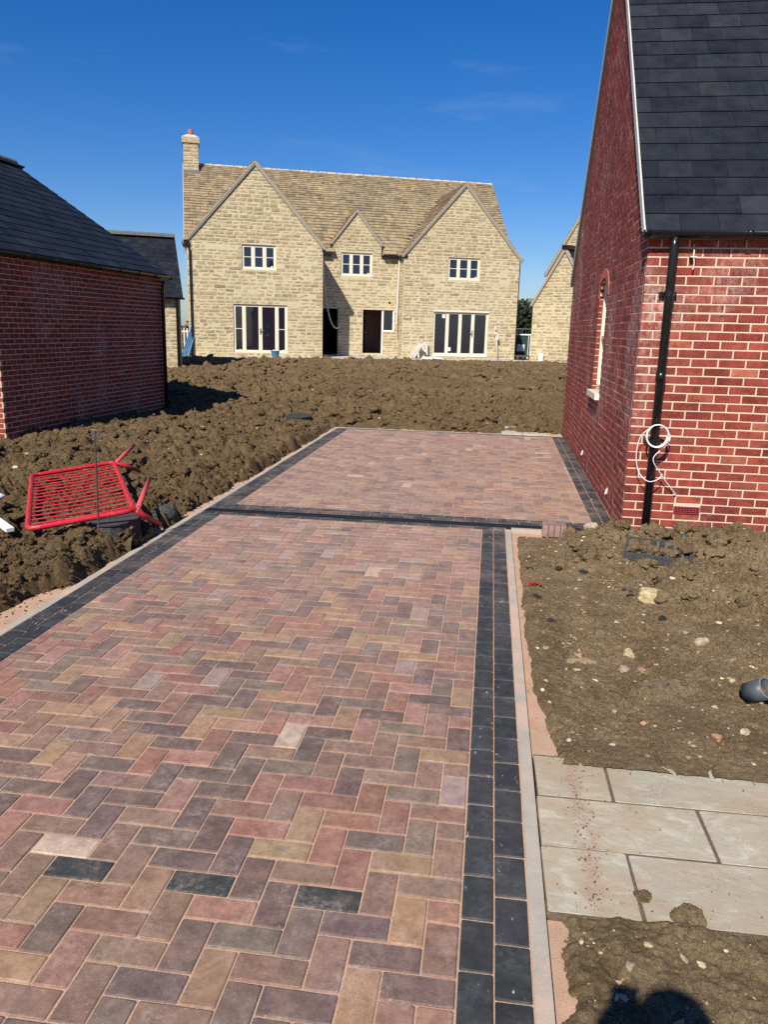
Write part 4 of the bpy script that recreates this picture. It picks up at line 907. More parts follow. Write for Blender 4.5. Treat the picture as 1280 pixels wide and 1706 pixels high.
def gable_house(name, label, o, w, ev, slope, depth, roofm, cat='house', ov=.1, slate=True, E1=E1, E2=E2):
    R_ = thing(name, label, cat, o); F = Fr(o, E1, UPZ); Fl = Fr(o, -E2, UPZ); mb = MB(); ap = ev+w/2*slope
    mb.wall(F, 0, w, -.5, ev, [], .3); mb.prism(F, [(0, ev), (w, ev), (w/2, ap)], -.305, -.005); mb.wall(Fl, -depth, -.35, -.5, ev, [], .3); mb.box(F, w-.3, w, -.5, ev, -depth, -.35); mb.box(F, .3, w-.3, -.5, ev, -depth, -depth+.3); mb.prism(F, [(0, ev), (w, ev), (w/2, ap)], -depth, -depth+.3)
    wl = mb.build('wall', M_SMORT, R_)
    ly = Lay(wl, 'stone', 'stonework', M_STN, 'stone', .006, 250, .02, 4); lay_stones(ly, F, lambda v: (0 if v < ev else (v-ev)/slope, w-(0 if v < ev else (v-ev)/slope)), -.3, ap-.05); lay_stones(ly, Fl, lambda v: (-depth, -.065), -.3, ev)
    sl = math.hypot(1, slope)*(w/2+ov); Fa = Fr(F.p(-ov, ev+.06-ov*slope, -depth), -E2, E1+UPZ*slope); Fb = Fr(F.p(w+ov, ev+.06-ov*slope, .08), E2, -E1+UPZ*slope)
    mb = MB(); mb.box(Fa, 0, depth+.08, 0, sl, -.09, -.01); mb.box(Fb, 0, depth+.08, 0, sl-.09, -.09, -.01); rf = mb.build('roof', M_SVERGE, R_)
    if slate: l4 = Lay(rf, 'slate', 'slating', M_SLT, 'slab', .0008, 120, .004); k4 = dict(gauge=.235, w=.3)
    else: l4 = Lay(rf, 'roof_tile', 'roof_tiling', M_TILE, 'slab', .006, 60, .02); k4 = dict(gauge=.17, w=.3, t=.05, pal=TILES, tl=.062, rand=1., lenf=1.5)
    for f in (Fa, Fb): lay_slates(l4, f, lambda v: (0, depth+.08), -.02, sl, **k4)
    for sg, e in ((-1, -ov-.02), (1, w+ov+.02)):
        mb = MB(); z0 = ev+.06-(ov+.02)*slope; tp = z0+(w/2+ov+.02)*slope; mb.prism(F, [(e, z0-.07), (e, z0+.04), (w/2, tp+.04), (w/2, tp-.08)] if sg < 0 else [(w/2, tp-.08), (w/2, tp+.04), (e, z0+.04), (e, z0-.07)], -.02, .09); mb.build('verge', M_SVERGE, R_)
    return R_, F
RGo = np.array([1.85, 39.3, .42]); R1 = np.array([math.cos(rad(40)), -math.sin(rad(40)), 0]); R2 = np.array([math.sin(rad(40)), math.cos(rad(40)), 0])
RG, FRG = gable_house('stone_garage', 'stone gabled outbuilding partly hidden behind the red brick garage', RGo, 3.34, 2.72, 1.43, 6., None, 'garage', E1=R1, E2=R2)
mb = MB(); mb.box(FRG, 1.52, 1.82, 5.10, 5.28, -6., .14); mb.build('ridge', M_BLACKPVC, RG)
gable_house('stone_house', 'tall stone gable rising behind the small outbuilding at right', RGo-R1*1.50+R2*3.0, 6.4, 4.34, 1.44, 7., None, 'house', slate=False, E1=R1, E2=R2)
mb = MB(); mb.box(FRG, .68, .92, .02, .40, .16, .22); pk = mb.build('white_board', M_WHITE); tag(pk, 'short white board leaning at the foot of the stone outbuilding', 'board')
# chimney house at the far left, behind the shaded garage
CHo = np.array([-21.5, 29.5, .3]); CH, FCH = gable_house('stone_house', 'house whose chimney just shows above the left garage ridge', CHo, 6., 3.4, .85, 6., None, 'house')
cpx = np.array([-18.35, 28.4, 0]); mb = MB(); mb.wbox(cpx[0]-.42, cpx[0]+.30, cpx[1]-.35, cpx[1]+.35, 3.0, 7.28); chs = mb.build('chimney', M_SMORT, CH)
mb = MB(); mb.wbox(cpx[0]-.48, cpx[0]+.36, cpx[1]-.41, cpx[1]+.41, 7.28, 7.50); mb.build('chimney_cap', plain('pale coping', (.62, .58, .5), .9, .1), chs)
mb = MB(); mb.tube([(cpx[0]-.08, cpx[1], 7.5), (cpx[0]-.08, cpx[1], 7.86)], [.13, .115], 12); mb.build('chimney_pot', M_TERRA, chs, True)

# things in the gap between the houses
bdg = thing('grey_building', 'plain grey flat topped building far behind the hedge', 'building', (4.6, 92, 0))
mb = MB(); mb.wbox(3.55, 8.6, 88, 96, -.5, 5.35); bw = mb.build('wall', plain('grey render', (.17, .17, .165), .9, .1, .25, 2), bdg)
for i in range(4):
    mb = MB(); mb.wbox(3.5, 8.65, 87.96, 88.0, .9+i*1.15, .96+i*1.15); mb.build('cladding_joint', M_LEAD, bdg)
def foliage(parent, name, centres, n, size, pal):
    V, Fc, T = [], [], []
    for i in range(n):
        c = centres[RNG.randint(len(centres))]; d = RNG.normal(size=3); d /= np.linalg.norm(d); p = np.array(c[:3])+d*np.array(c[3:6])*RNG.uniform(.55, 1.05)
        a, b = RNG.normal(size=3), RNG.normal(size=3); a /= np.linalg.norm(a); b -= a*(a@b); b /= np.linalg.norm(b); s = size*RNG.uniform(.6, 1.4)
        k = len(V); V += [tuple(p-a*s), tuple(p+b*s*.6), tuple(p+a*s), tuple(p-b*s*.6)]; Fc.append((k, k+1, k+2, k+3)); T += [*vary(pick(pal), .3), 1.]
    me = bpy.data.meshes.new(name); me.from_pydata(V, [], Fc); me.materials.append(M_LEAF); at = me.attributes.new('tone', 'FLOAT_COLOR', 'FACE'); at.data.foreach_set('color', T)
    o = bpy.data.objects.new(name, me); return link(o, parent, Matrix())
LEAF = [(3, (.018, .028, .012)), (2, (.028, .04, .016)), (1, (.05, .06, .028))]
tr = thing('dark_tree', 'dense dark evergreen standing in the gap between the stone houses', 'tree', (1.9, 62, 0))
foliage(tr, 'crown', [(1.4, 62, 2.2, 1.6, 1.5, 1.9), (2.6, 62.5, 2.0, 1.5, 1.5, 1.7), (2.0, 63, 3.0, 1.3, 1.2, 1.25), (3.6, 63, 1.6, 1.3, 1.4, 1.5), (.2, 63, 1.7, 1.4, 1.4, 1.6)], 9000, .13, LEAF)
mb = MB(); mb.tube([(1.9, 62.3, -.3), (1.95, 62.4, 1.5), (2., 62.6, 3.)], [.25, .18, .06], 8); mb.build('trunk', M_BARK, tr)
fen = thing('wire_fence', 'thin wire mesh site fence in front of the dark tree', 'fence', (2.0, 57, 0)); mb = MB()
for x in (-.6, 1.2, 2.9, 4.6): mb.tube([(x, 57, -.2), (x, 57, 2.05)], .03, 6)
mb.tube([(-.6, 57, 2.0), (4.6, 57, 2.0)], .025, 6); mb.tube([(-.6, 57, .9), (4.6, 57, .9)], .02, 6); mb.build('frame', M_LEAD, fen)
mb = MB()
for i in range(26): mb.tube([(-.5+.2*i, 57, .9), (-.5+.2*i, 57, 2.0)], .006, 4, False)
mb.build('mesh_wires', M_LEAD, fen, kind='stuff')
br = thing('site_barrier', 'white and red barrier with a green board between the stone houses', 'barrier', (1.9, 50, .1)); B0 = np.array([1.2, 50., .12])
FBb = Fr(B0, (1, .1, 0), UPZ); mb = MB(); mb.tube([FBb.p(0, .2), FBb.p(0, 1.42), FBb.p(.1, 1.5), FBb.p(1.42, 1.5), FBb.p(1.5, 1.42), FBb.p(1.5, .2)], .045, 8); mb.build('frame', M_WHITE, br)
for i in range(4):
    mb = MB(); mb.tube([FBb.p(1.02+.12*i, .25), FBb.p(1.02+.12*i, 1.48)], .022, 6); mb.build('bar', M_WHITE, br)
mb = MB(); mb.tube([FBb.p(1.62, .0), FBb.p(1.62, 1.4)], .05, 8); mb.tube([FBb.p(1.60, .3), FBb.p(1.45, -.05)], .05, 8); mb.build('post', M_RED, br)
mb = MB(); mb.box(FBb, .08, .95, .28, 1.4, .05, .08); gbn = mb.build('board', M_GREEN, br)
mb = MB(); mb.box(FBb, .33, .78, .5, .92, .082, .086); mb.build('notice', M_WHITE, gbn)
for i, (a, b) in enumerate(((.0, .3), (.42, .62), (.75, .95))):
    mb = MB(); mb.box(FBb, a, b, .02, .18, .3+.1*i, .5+.1*i); tag(mb.build('offcut_block', M_OFFW), ('left', 'middle', 'right')[i]+' pale block offcut at the foot of the white and red barrier', 'block', 'offcuts by the site barrier')
V = []; mb = MB()
for k in range(160):
    c = np.array([1.2+RNG.uniform(-.5, 3.), RNG.uniform(42, 49.5), .02]); s = RNG.uniform(.05, .14); mb.wbox(c[0]-s, c[0]+s, c[1]-s, c[1]+s, -.1, .1+s)
mb.wbox(-.8, 6, 41, 50, -.3, .08)
tag(mb.build('rubble', plain('pinkish rubble', (.38, .28, .24), .95, .1, .35, 8, .05)), kind='stuff')
hd = thing('hedge', 'strip of dark hedge seen between the slate roofed garage and house', 'hedge', (-17, 45, 0)); foliage(hd, 'foliage', [(-17.5+.8*i, 45, .9, .8, .7, 1.1) for i in range(8)], 4200, .12, LEAF)
pf = thing('picket_fence', 'pale metal fence behind the left corner of the stone house', 'fence', (-15, 40, 0))
for i in range(14):
    mb = MB(); mb.wbox(-16.6+.17*i, -16.53+.17*i, 40, 40.04, 0, 1.55); mb.build('picket', M_OFFW, pf)
mb = MB(); mb.wbox(-16.7, -14.2, 40.04, 40.08, 1.35, 1.43); mb.wbox(-16.7, -14.2, 40.04, 40.08, .35, .43); mb.build('rail', M_OFFW, pf)

# ------------------------------------------------------------------ things lying on the left soil
def hs(x, y): return float(soil(np.array([x]), np.array([y]))[0])
bar = thing('red_barrier', 'red steel pedestrian barrier fallen flat on the churned soil', 'barrier', (-3.7, 6.7, .2))
BLc, TLc, TRc, BRc = [Vector(p) for p in ((-3.50, 5.42, .185), (-4.68, 7.40, .19), (-4.10, 8.06, .25), (-2.85, 5.90, .265))]
def rounded(c, r=.09, n=5):
    out = []
    for i in range(len(c)):
        p, a, b = c[i], c[i-1], c[(i+1) % len(c)]; u, v = (a-p).normalized(), (b-p).normalized()
        for k in range(n+1):
            t = k/n; out.append((p+u*r)*(1-t)**2+p*2*t*(1-t)+(p+v*r)*t*t)
    return out+[out[0]]
mb = MB(); mb.tube(rounded([BLc, TLc, TRc, BRc]), .023, 12, False); mb.build('frame', M_RED, bar, True)
for i in range(1, 16):
    t = i/16; a, b = BLc.lerp(TLc, t), BRc.lerp(TRc, t); m_ = (a+b)/2-Vector((0, 0, .012)); mb = MB(); mb.tube([a, m_, b], .0075, 7, False); mb.build('bar', M_RED, bar, True)
for c, up, dn in ((BRc, (-3.20, 6.98, .31), (-2.825, 6.32, .045)), (TRc, (-4.33, 9.05, .29), (-3.95, 8.35, .12))):
    mb = MB(); mb.tube([c+Vector((.02, .02, .0)), Vector(up)], .022, 10); mb.build('foot', M_REDDUST, bar, True); mb = MB(); mb.tube([c+Vector((.01, .01, -.01)), Vector(dn)], .024, 10); mb.build('foot', M_RED, bar, True)
mb = MB(); z0 = hs(-2.99, 5.56); mb.tube([(-2.995, 5.565, .02), (-2.96, 5.52, .5), (-2.93, 5.48, .94)], .0075, 8); rod = mb.build('ground_pin', M_RUST)
tag(rod, 'thin rusty steel pin stuck upright in the soil beside the red barrier', 'pin')
mb = MB(); mb.tube([(-2.93, 5.48, .92), (-2.93, 5.48, .955)], .010, 8); mb.tube([(-2.925, 5.48, .915), (-2.895, 5.48, .945), (-2.89, 5.48, .965)], .006, 6); mb.build('pin_cap', plain('purple plastic', (.09, .08, .13), .5, .4), rod)
def ribbed(name, label, cat, c, rx, ry, z0, z1, rot=0., bars=9):
    root = thing(name, label, cat, c); F = Fr(c, (math.cos(rot), math.sin(rot), 0), (-math.sin(rot), math.cos(rot), 0)); mb = MB()
    mb.disc(F, 0, 1, z0, z1-.015, 20, rx, ry); mb.build('chamber_wall', M_GRIT, root); mb = MB(); mb.disc(F, 0, 1.05, z1-.014, z1, 20, rx, ry)
    for k in range(bars): u = -rx*.8+k*rx*.2; l = ry*math.sqrt(max(0, 1-(u/rx)**2))*.9; mb.box(F, u-.012, u+.012, -l, l, z1+.0005, z1+.012)
    mb.build('lid', M_GRIT, root); return root
ribbed('inspection_chamber', 'gritty black drain chamber half buried under the red barrier corner', 'drain cover', (-3.09, 6.03, .02), .20, .28, -.25, .145, .12, 0)
ribbed('inspection_chamber', 'round dark drain cover flush with the soil beyond the barrier', 'drain cover', (-3.60, 14.55, hs(-3.6, 14.5)-.03), .25, .32, -.1, .10, .2)
o = blob((-2.89, 6.62, .07), .10, .085, .08, 3, .22, M_GRIT, 'rubber_lump'); tag(o, 'black lump of broken chamber plastic between barrier foot and kerb', 'debris')
mb = MB(); mb.tube([(-4.9, 6.0, .16), (-4.42, 6.22, .215), (-4.30, 6.28, .225), (-4.26, 6.30, .226)], [.045, .045, .034, .012], 12)
tag(mb.build('pipe_offcut', M_WHITE, None, True), 'white plastic pipe offcut with a rounded end at the left edge', 'pipe')
F_ = Fr((-3.66, 5.44, .15), (-.79, .55, .12), (-.55, -.79, .0)); mb = MB(); mb.box(F_, 0, .9, -.03, .03, 0, .03); tag(mb.build('white_batten', M_WHITE), 'straight white batten lying on the soil at the left edge', 'batten')

# ------------------------------------------------------------------ things on the right bed
for i in range(4):
    x = .535+i*.0535; mb = MB(); Fp = Fr((x+.024, 6.84, -.01), (1, -.04+.02*i, 0), UPZ); 
    P0 = Lay.__new__(Lay); V0 = geom_brick(.0495, .102, .20, .004); Mx = Fp.m(0, .055, .0)
    mb.add((V0@Mx[:3, :3].T+Mx[:3, 3]), F_BRICK+[(3, 2, 1, 0)]); o = mb.build('loose_paver', M_PAV, None, tone=vary((.19, .10, .085), .12))
    tag(o, ('leftmost', 'second from left', 'third from left', 'rightmost')[i]+' of the four spare purplish pavers stood on edge by the kerb', 'paver', 'spare pavers by the kerb')
gr = thing('drain_grid', 'black plastic grid frame half buried in soil by the downpipe', 'drain cover', (1.42, 6.32, .03)); FD = Fr((1.42, 6.28, .075), (1, -.24, -.01), (.25, 1, .10)); mb = MB()
mb.box(FD, -.26, -.235, -.2, .2, -.06, .03); mb.box(FD, .235, .26, -.2, .2, -.06, .03); mb.box(FD, -.235, .235, -.2, -.18, -.06, .03); mb.box(FD, -.235, .235, .18, .2, -.06, .03); mb.build('frame', M_GRIT, gr)
for k in range(7): mb = MB(); mb.box(FD, -.212+.065*k, -.198+.065*k, -.18, .18, -.01, .022); mb.build('slat', M_DUSTY, gr)
for k in range(4): mb = MB(); mb.box(FD, -.234, .234, -.13+.075*k, -.118+.075*k, -.012, .018); mb.build('slat', M_GRIT, gr)
pp = thing('pipe_stub', 'open grey drain pipe stub poking out of the soil', 'pipe', (1.46, 3.86, 0)); pa = Vector((.55, -.58, .60)).normalized(); FPp = Fr((1.415, 3.90, .035), (pa.y, -pa.x, 0), Vector((pa.y, -pa.x, 0)).cross(pa)*-1)
c1 = Vector((1.355, 3.86, -.02))+Vector((.60, -.42, .60)).normalized()*.15; c0 = c1-pa*.115
def ringtube(mb, a, b, r0, r1, seg=28):
    t = (b-a).normalized(); x = t.cross(Vector((0, 0, 1))).normalized(); y = t.cross(x); A = [2*math.pi*k/seg for k in range(seg)]
    V = [p+(x*math.cos(q)+y*math.sin(q))*r for p, r in ((a, r1), (b, r1), (b, r0), (a, r0)) for q in A]; mb.add(V, [(j*seg+k, j*seg+(k+1) % seg, ((j+1) % 4)*seg+(k+1) % seg, ((j+1) % 4)*seg+k) for j in range(4) for k in range(seg)])
mb = MB(); ringtube(mb, c0, c1, .051, .055); mb.build('pipe_wall', M_GREYPVC, pp, True); mb = MB(); ringtube(mb, c1-pa*.004, c1+pa*.001, .0505, .0557); mb.build('rim', plain('pale pipe rim', (.2, .22, .23), .5, .4), pp)
so_ = blob(c0+pa*.05, .047, .047, .03, 2, .2, M_SOIL, 'soil_plug', pp)
cp = thing('capped_stub', 'small grey pipe stub with a yellow green cap by the brick wall', 'pipe', (1.75, 6.93, 0)); mb = MB(); mb.tube([(1.762, 6.84, .02), (1.752, 6.90, .08)], .022, 12); mb.build('pipe_wall', M_GREYPVC, cp, True); mb = MB(); mb.tube([(1.752, 6.90, .08), (1.747, 6.925, .104)], .024, 12); mb.build('cap', M_YEL, cp, True)
def stone(x, y, rx, ry, rz, label, mat=M_PALE, nz=.3, rot=None, sub=3, lift=.08, cat='stone', name='stone'):
    z = hs(x, y); return tag(blob((x, y, z+rz*lift), rx, ry, rz, sub, nz, mat, name, None, (RNG.uniform(-.2, .2), RNG.uniform(-.2, .2), RNG.uniform(0, 3) if rot is None else rot), .5), label, cat)
M_YST = plain('yellow limestone', (.44, .35, .20), .95, .1, .35, 30, .008); M_ORST = plain('orange stone', (.33, .20, .12), .9, .15, .25, 30, .004); M_DKS = plain('dark slate chip', (.030, .029, .028), .9, .1, .3)
Fy = Fr((1.20, 5.29, hs(1.2, 5.29)-.01), (1, -.15, 0), (.1, 1, .1)); o = blob((1.20, 5.29, hs(1.2, 5.29)+.03), .125, .06, .055, 3, .07, M_YST, 'stone', None, (.1, .12, -.15), .85); tag(o, 'largest yellow limestone lump on the right bed', 'stone')
stone(.862, 4.269, .045, .035, .03, 'yellow rounded stone in the middle of the right bed', M_YST)
stone(1.321, 4.51, .05, .028, .028, 'pale elongated stone with a pink end on the right bed', M_PALE, rot=.5)
stone(.59, 4.157, .075, .04, .028, 'flat brown stone with a dark undercut on the right bed', plain('brown stone', (.25, .18, .105), .9, .1, .2, 30, .003), rot=.1)
stone(.804, 4.069, .05, .032, .026, 'pinkish grey stone beside the yellow one', plain('pink stone', (.36, .26, .20), .9, .1, .2, 30, .003))
stone(.92, 3.852, .085, .025, .022, 'long dark clay lump low on the right bed', plain('dark clay', (.12, .09, .065), .9, .1, .2, 30, .003), rot=.25)
stone(1.358, 4.044, .026, .022, .02, 'small round yellow pebble near the pipe stub', M_YST); stone(.885, 4.02, .026, .02, .018, 'small orange brick fragment on the right bed', M_ORST)
stone(.95, 6.86, .06, .045, .05, 'cream stone against the kerb near the garage corner', M_PALE)
stone(1.10, 3.37, .024, .018, .016, 'small orange pebble just above the patio slabs', M_ORST); stone(1.255, 3.45, .024, .02, .018, 'cream pebble at the patio edge', M_PALE)
CHIPS = ('dark slate chip at the kerb edge above the red wrapper', 'dark slate chip second along the row above the wrapper', 'bluish slate chip in the middle of the upper right bed', 'dark slate chip just left of the big yellow stone', 'small slate chip below the one left of the yellow stone', 'dark slate chip on the sand just below the red wrapper', 'dark slate chip by the kerb half way down the bed', 'dark slate chip below the big yellow stone', 'tiny slate chip left of the black plastic grid', 'dark slate chip between black grid and big yellow stone')
for k, (x, y, s) in enumerate(((.38, 5.80, .04), (.60, 5.85, .05), (.796, 5.86, .04), (1.04, 5.46, .045), (1.05, 5.36, .03), (.40, 5.15, .035), (.46, 4.72, .035), (1.17, 4.85, .04), (.82, 5.72, .025), (1.3, 5.62, .04))):
    stone(x, y, s, s*.55, .012, CHIPS[k], M_DKS, .3, cat='slate chip', name='slate_chip')['group'] = 'slate chips on the right bed'
wr = MB(); 
for k in range(7): a = RNG.uniform(-.5, .5); u = .335+.014*k; wr.add([(u, 5.39+RNG.uniform(-.02, .02), hs(u, 5.4)+.008), (u+.022, 5.375+RNG.uniform(-.01, .02), hs(u, 5.4)+RNG.uniform(.008, .035)), (u+.02, 5.42+RNG.uniform(-.01, .02), hs(u, 5.4)+RNG.uniform(.01, .04)), (u-.004, 5.43, hs(u, 5.4)+.012)], [(0, 1, 2, 3)])
wo_ = wr.build('sweet_wrapper', plain('red orange foil', (.30, .06, .035), .5, .4, .7, 60)); tag(wo_, 'crumpled red and orange wrapper on the sand beside the right kerb', 'wrapper')
md = blob((.70, 2.175, .004), .034, .052, .024, 4, .42, M_SOIL, 'soil_lump', None, (.1, 0, .35)); tag(md, 'wedge of soil fallen onto the front patio slab', 'soil lump')
md = blob((.578, 2.262, .0), .020, .028, .012, 4, .4, M_SOIL, 'soil_lump'); tag(md, 'small flat smear of soil over the front patio joint', 'soil lump')

# scattered clods and pebbles
def ico(sub):
    import bmesh
    bm = bmesh.new(); bmesh.ops.create_icosphere(bm, subdivisions=sub, radius=1); V = np.array([v.co[:] for v in bm.verts]); Fc = np.array([[v.index for v in f.verts] for f in bm.faces]); bm.free(); return V, Fc
def scatter(name, pts, rad_, sub, mat, flat=.75, noise=.3, sink=.2, tones=None, smooth=True):
    V0, F0 = ico(sub); n = len(pts); var = []
    for k in range(10):
        s = RNG.uniform(0, 60, 3); q = V0*3.1+s; d = 1+noise*(np.sin(q[:, 0]+np.sin(q[:, 1]*1.7))*.5+np.sin(q[:, 1]*1.3+q[:, 2])*.5)+RNG.uniform(-noise, noise, len(V0))*.45; var.append(V0*d[:, None])
    Vs = np.empty((n, len(V0), 3)); 
    for i in range(n):
        a = RNG.uniform(0, 6.28); c, s = math.cos(a), math.sin(a); v = var[i % 10]*np.array([RNG.uniform(.75, 1.3), RNG.uniform(.75, 1.3), flat])*rad_[i]; Vs[i, :, 0] = v[:, 0]*c-v[:, 1]*s; Vs[i, :, 1] = v[:, 0]*s+v[:, 1]*c; Vs[i, :, 2] = v[:, 2]
    Vs += pts[:, None, :]+np.array([0, 0, 1])*(rad_*flat*(.5-sink))[:, None, None]
    Fs = (F0[None]+(np.arange(n)*len(V0))[:, None, None]).reshape(-1, 3); me = bpy.data.meshes.new(name)
    me.vertices.add(n*len(V0)); me.vertices.foreach_set('co', Vs.ravel().astype(np.float32)); me.loops.add(Fs.size); me.loops.foreach_set('vertex_index', Fs.ravel().astype(np.int32)); me.polygons.add(len(Fs)); me.polygons.foreach_set('loop_start', (np.arange(len(Fs))*3).astype(np.int32)); me.update(calc_edges=True)
    me.polygons.foreach_set('use_smooth', np.full(len(Fs), smooth)); me.materials.append(mat)
    if tones is not None: at = me.attributes.new('tone', 'FLOAT_COLOR', 'FACE'); at.data.foreach_set('color', np.repeat(np.hstack([tones, np.ones((n, 1))]), len(F0), axis=0).ravel())
    o = bpy.data.objects.new(name, me); link(o); o['kind'] = 'stuff'; return o
def spots(n, x0, x1, y0, y1, keep=None):
    x, y = RNG.uniform(x0, x1, n), RNG.uniform(y0, y1, n)
    if keep is not None: k = keep(x, y); x, y = x[k], y[k]
    return np.stack([x, y, soil(x, y)], -1)
left_ok = lambda x, y: x < KX_L-.16-.1*vn(y*1.4, y*0, 3)
pts = np.vstack([spots(600, -8.5, KX_L, 3, 9, left_ok), spots(600, -10, KX_L, 9, 14, left_ok), spots(900, -10, 1.2, 14.1, 22), spots(700, -12, 4.5, 22, 34), spots(150, -4.6, KX_L-.05, 3.4, 6.2, left_ok), spots(130, .75, 2.3, 6.1, 6.95), spots(60, 1.2, 2.3, 5.0, 6.3)])
gp = np.array([(1.24, 6.22), (1.31, 6.30), (1.36, 6.17), (1.63, 6.24), (1.58, 6.40), (1.48, 6.12), (1.27, 6.40)]); pts = np.vstack([pts, np.column_stack([gp, np.full(7, .09)])])
rd = (.016+.075*RNG.uniform(0, 1, len(pts))**2)*np.where((pts[:, 0] > 0) & (pts[:, 1] < 10), .7, 1)*np.where(pts[:, 1] > 14, 1.35, 1); rd[-7:] = (.075, .06, .055, .07, .06, .05, .05); scatter('soil_clods', pts, rd, 3, M_SOIL, .7, .5)
pts = np.vstack([spots(6500, -7.5, KX_L-.02, 3, 9, lambda x, y: x < KX_L-.05), spots(7500, -5.2, KX_L-.02, 3.4, 7.5, lambda x, y: x < KX_L-.06), spots(3500, -9, KX_L-.02, 9, 14), spots(4500, -12, 1.2, 14.05, 23), spots(4500, -12.5, 4.5, 23, 38, lambda x, y: y-.373*(x+12.86) < 32), spots(9000, KX_R+.08, 2.2, 3.12, 7.0, lambda x, y: fbm(x*1.7, y*1.7, 97, 4)+.10*sst(y, 5.6, 6.4)+RNG.uniform(-.04, .04, len(x)) > .51), spots(1600, KX_R+.08, 1.6, .9, 2.1)])
far_ = np.where(pts[:, 1] > 23, 2.6, np.where(pts[:, 1] > 14, 1.9, np.where(pts[:, 1] > 9, 1.4, 1.)))
scatter('soil_crumbs', pts, (.006+.020*RNG.uniform(0, 1, len(pts))**2)*far_*np.where((pts[:, 0] > 0) & (pts[:, 1] < 10), .40+.3*sst(pts[:, 1], 5.6, 6.6), 1), 1, M_SOIL, .75, .5, .2, None, False)
pts = np.vstack([spots(1500, KX_R+.08, 2.2, 3.12, 6.9), spots(420, KX_R+.05, 1.6, .9, 2.1), spots(900, -9, KX_L-.15, 4, 14), spots(700, -9, 1., 14.2, 26)])
tn = np.array([vary(c, .25) for c in [pick([(3, (.36, .28, .18)), (2, (.44, .37, .26)), (3, (.29, .215, .14)), (1, (.34, .20, .115)), (1, (.14, .12, .11)), (.6, (.50, .45, .36))]) for _ in range(len(pts))]])
tpb = NT('pebbles'); M_PEB = tpb.done(tpb.scale(tpb.tone(), tpb.rng(tpb.noise(90, 3, .6), .3, .7, .75, 1.25)), .9, .15)
scatter('pebbles', pts, (.003+.014*RNG.uniform(0, 1, len(pts))**6)*np.where(pts[:, 1] > 8, 2., 1)*np.where((pts[:, 0] < 0) & (pts[:, 1] < 8), 1.5, 1), 1, M_PEB, .55, .5, .15, tn, False)
# sand grains and crumbs strewn over the slabs, the kerb and the block edges
def strew(n, x0, x1, y0, y1, z): return np.stack([RNG.uniform(x0, x1, n), RNG.uniform(y0, y1, n), np.full(n, z)], -1)
pts = np.vstack([np.stack([.435+.03*RNG.normal(size=420), RNG.uniform(2.16, 3.07, 420), np.full(420, .001)], -1), strew(220, .3, 1.6, 3.0, 3.09, .002), strew(60, .3, 1.6, 2.16, 2.3, .0025), strew(60, .3, 1.6, 2.3, 3., .0025), strew(260, KX_R+.01, KX_R+.2, .9, 6.8, -.024), strew(500, KX_L-.35, KX_L-.01, 3.2, 9, -.026)])
scatter('stray_crumbs', pts, (.0008+.0036*RNG.uniform(0, 1, len(pts))**3)*np.where(pts[:, 0] < 0, 3., 1), 1, M_SOIL, .6, .3, .2, None, False)

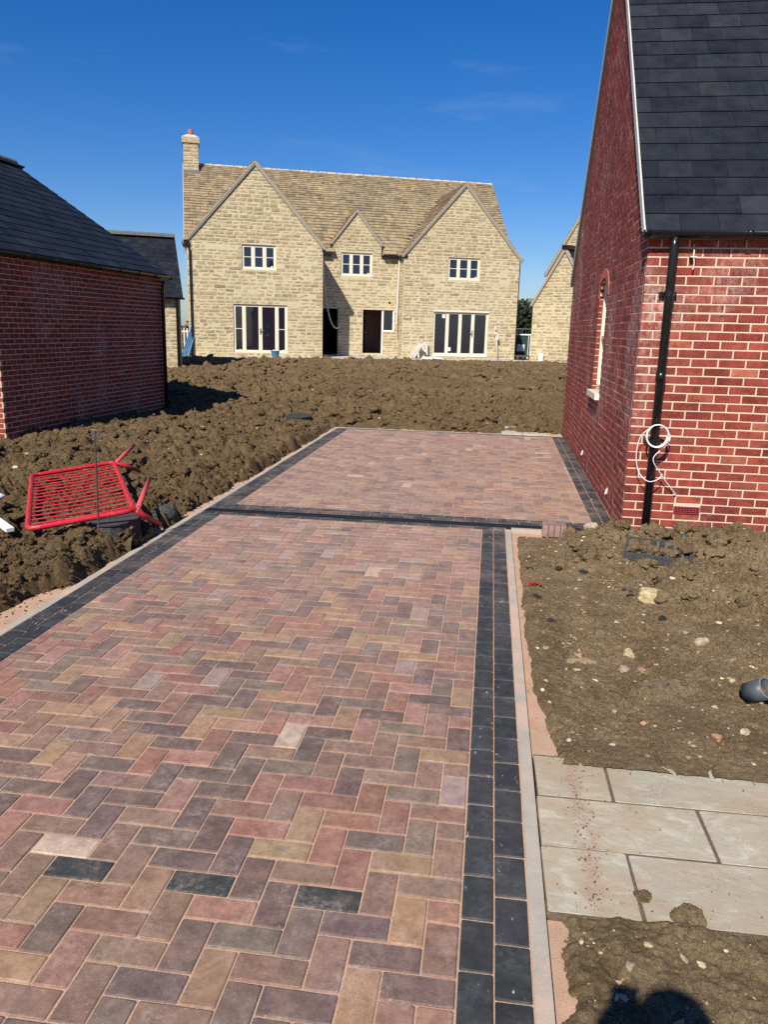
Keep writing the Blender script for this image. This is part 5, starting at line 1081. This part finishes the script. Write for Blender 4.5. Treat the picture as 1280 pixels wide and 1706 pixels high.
# ------------------------------------------------------------------ the photographer, whose shadow falls on the soil
def skin_body(name, J, E, mat, parent, root=0, sub=2):
    me = bpy.data.meshes.new(name); me.from_pydata([j[:3] for j in J], E, []); me.materials.append(mat); o = bpy.data.objects.new(name, me); link(o, parent, Matrix())
    m = o.modifiers.new('skin', 'SKIN'); m.use_smooth_shade = True
    for i, j in enumerate(J): me.skin_vertices[0].data[i].radius = (j[3], j[4] if len(j) > 4 else j[3])
    for i in range(len(J)): me.skin_vertices[0].data[i].use_root = i == root
    s = o.modifiers.new('smooth', 'SUBSURF'); s.levels = s.render_levels = sub; return o
px, py = .065, -.205
pe = thing('person', 'person in dark jacket and jeans holding up a phone, shadow falling on the soil', 'person', (px, py, 0))
J = [(px, py, .98, .15, .11), (px, py, 1.15, .14, .10), (px, py+.01, 1.35, .16, .11), (px, py+.01, 1.48, .12, .09), (px, py+.01, 1.59, .058), (px, py+.02, 1.69, .078, .088), (px, py+.025, 1.78, .090, .10), (px, py+.015, 1.85, .065, .07),
     (px-.17, py+.01, 1.45, .065), (px-.27, py+.02, 1.26, .048), (px-.18, py+.14, 1.48, .038), (px-.145, -.075, 1.60, .030),
     (px+.17, py+.01, 1.45, .065), (px+.25, py+.03, 1.26, .048), (px+.06, py+.14, 1.48, .038), (px-.025, -.075, 1.60, .030),
     (px-.10, py, .90, .10), (px-.11, py+.01, .50, .068), (px-.12, py-.02, .10, .045), (px-.13, py+.12, .045, .042), (px+.10, py, .90, .10), (px+.11, py+.01, .50, .068), (px+.12, py-.02, .10, .045), (px+.14, py+.12, .045, .042)]
E = [(0, 1), (1, 2), (2, 3), (3, 4), (4, 5), (5, 6), (6, 7), (3, 8), (8, 9), (9, 10), (10, 11), (3, 12), (12, 13), (13, 14), (14, 15), (0, 16), (16, 17), (17, 18), (18, 19), (0, 20), (20, 21), (21, 22), (22, 23)]
skin_body('body', J, E, M_COAT, pe)
skin_body('trousers', [(px, py, .99, .158, .118), (px-.10, py, .89, .108), (px-.11, py+.01, .50, .076), (px-.12, py-.02, .12, .056), (px+.10, py, .89, .108), (px+.11, py+.01, .50, .076), (px+.12, py-.02, .12, .056)], [(0, 1), (1, 2), (2, 3), (0, 4), (4, 5), (5, 6)], M_TROU, pe)
o = blob((px, py+.005, 1.825), .103, .112, .088, 3, .04, M_HAIR, 'hair', pe)
mb = MB(); mb.wbox(px-.135, px-.06, -.042, -.034, 1.635, 1.79); phx = mb.build('phone', M_BLACKPVC); tag(phx, 'black mobile phone held up at arm height by the photographer', 'phone')
for hx, sgn in ((px-.145, 1), (px-.048, -1)):
    J = [(hx, -.075, 1.60, .026, .018), (hx, -.05, 1.655, .03, .016)]; E = [(0, 1)]
    for k in range(4):
        z = 1.635+.021*k; b = len(J); J += [(hx+sgn*.002, -.045, z, .0095), (hx+sgn*.012, -.024, z+.002, .0088), (hx+sgn*(.036-.003*abs(k-2)), -.020, z+.004, .0078)]; E += [(1, b), (b, b+1), (b+1, b+2)]
    b = len(J); J += [(hx+sgn*.004, -.062, 1.66, .011), (hx+sgn*.028, -.056, 1.70, .0095)]; E += [(1, b), (b, b+1)]
    skin_body('hand', J, E, M_SKIN, pe)

# ------------------------------------------------------------------ lay all the pieces
bpy.context.view_layer.update(); dg = bpy.context.evaluated_depsgraph_get()
for j in JOBS: j.flush(dg)
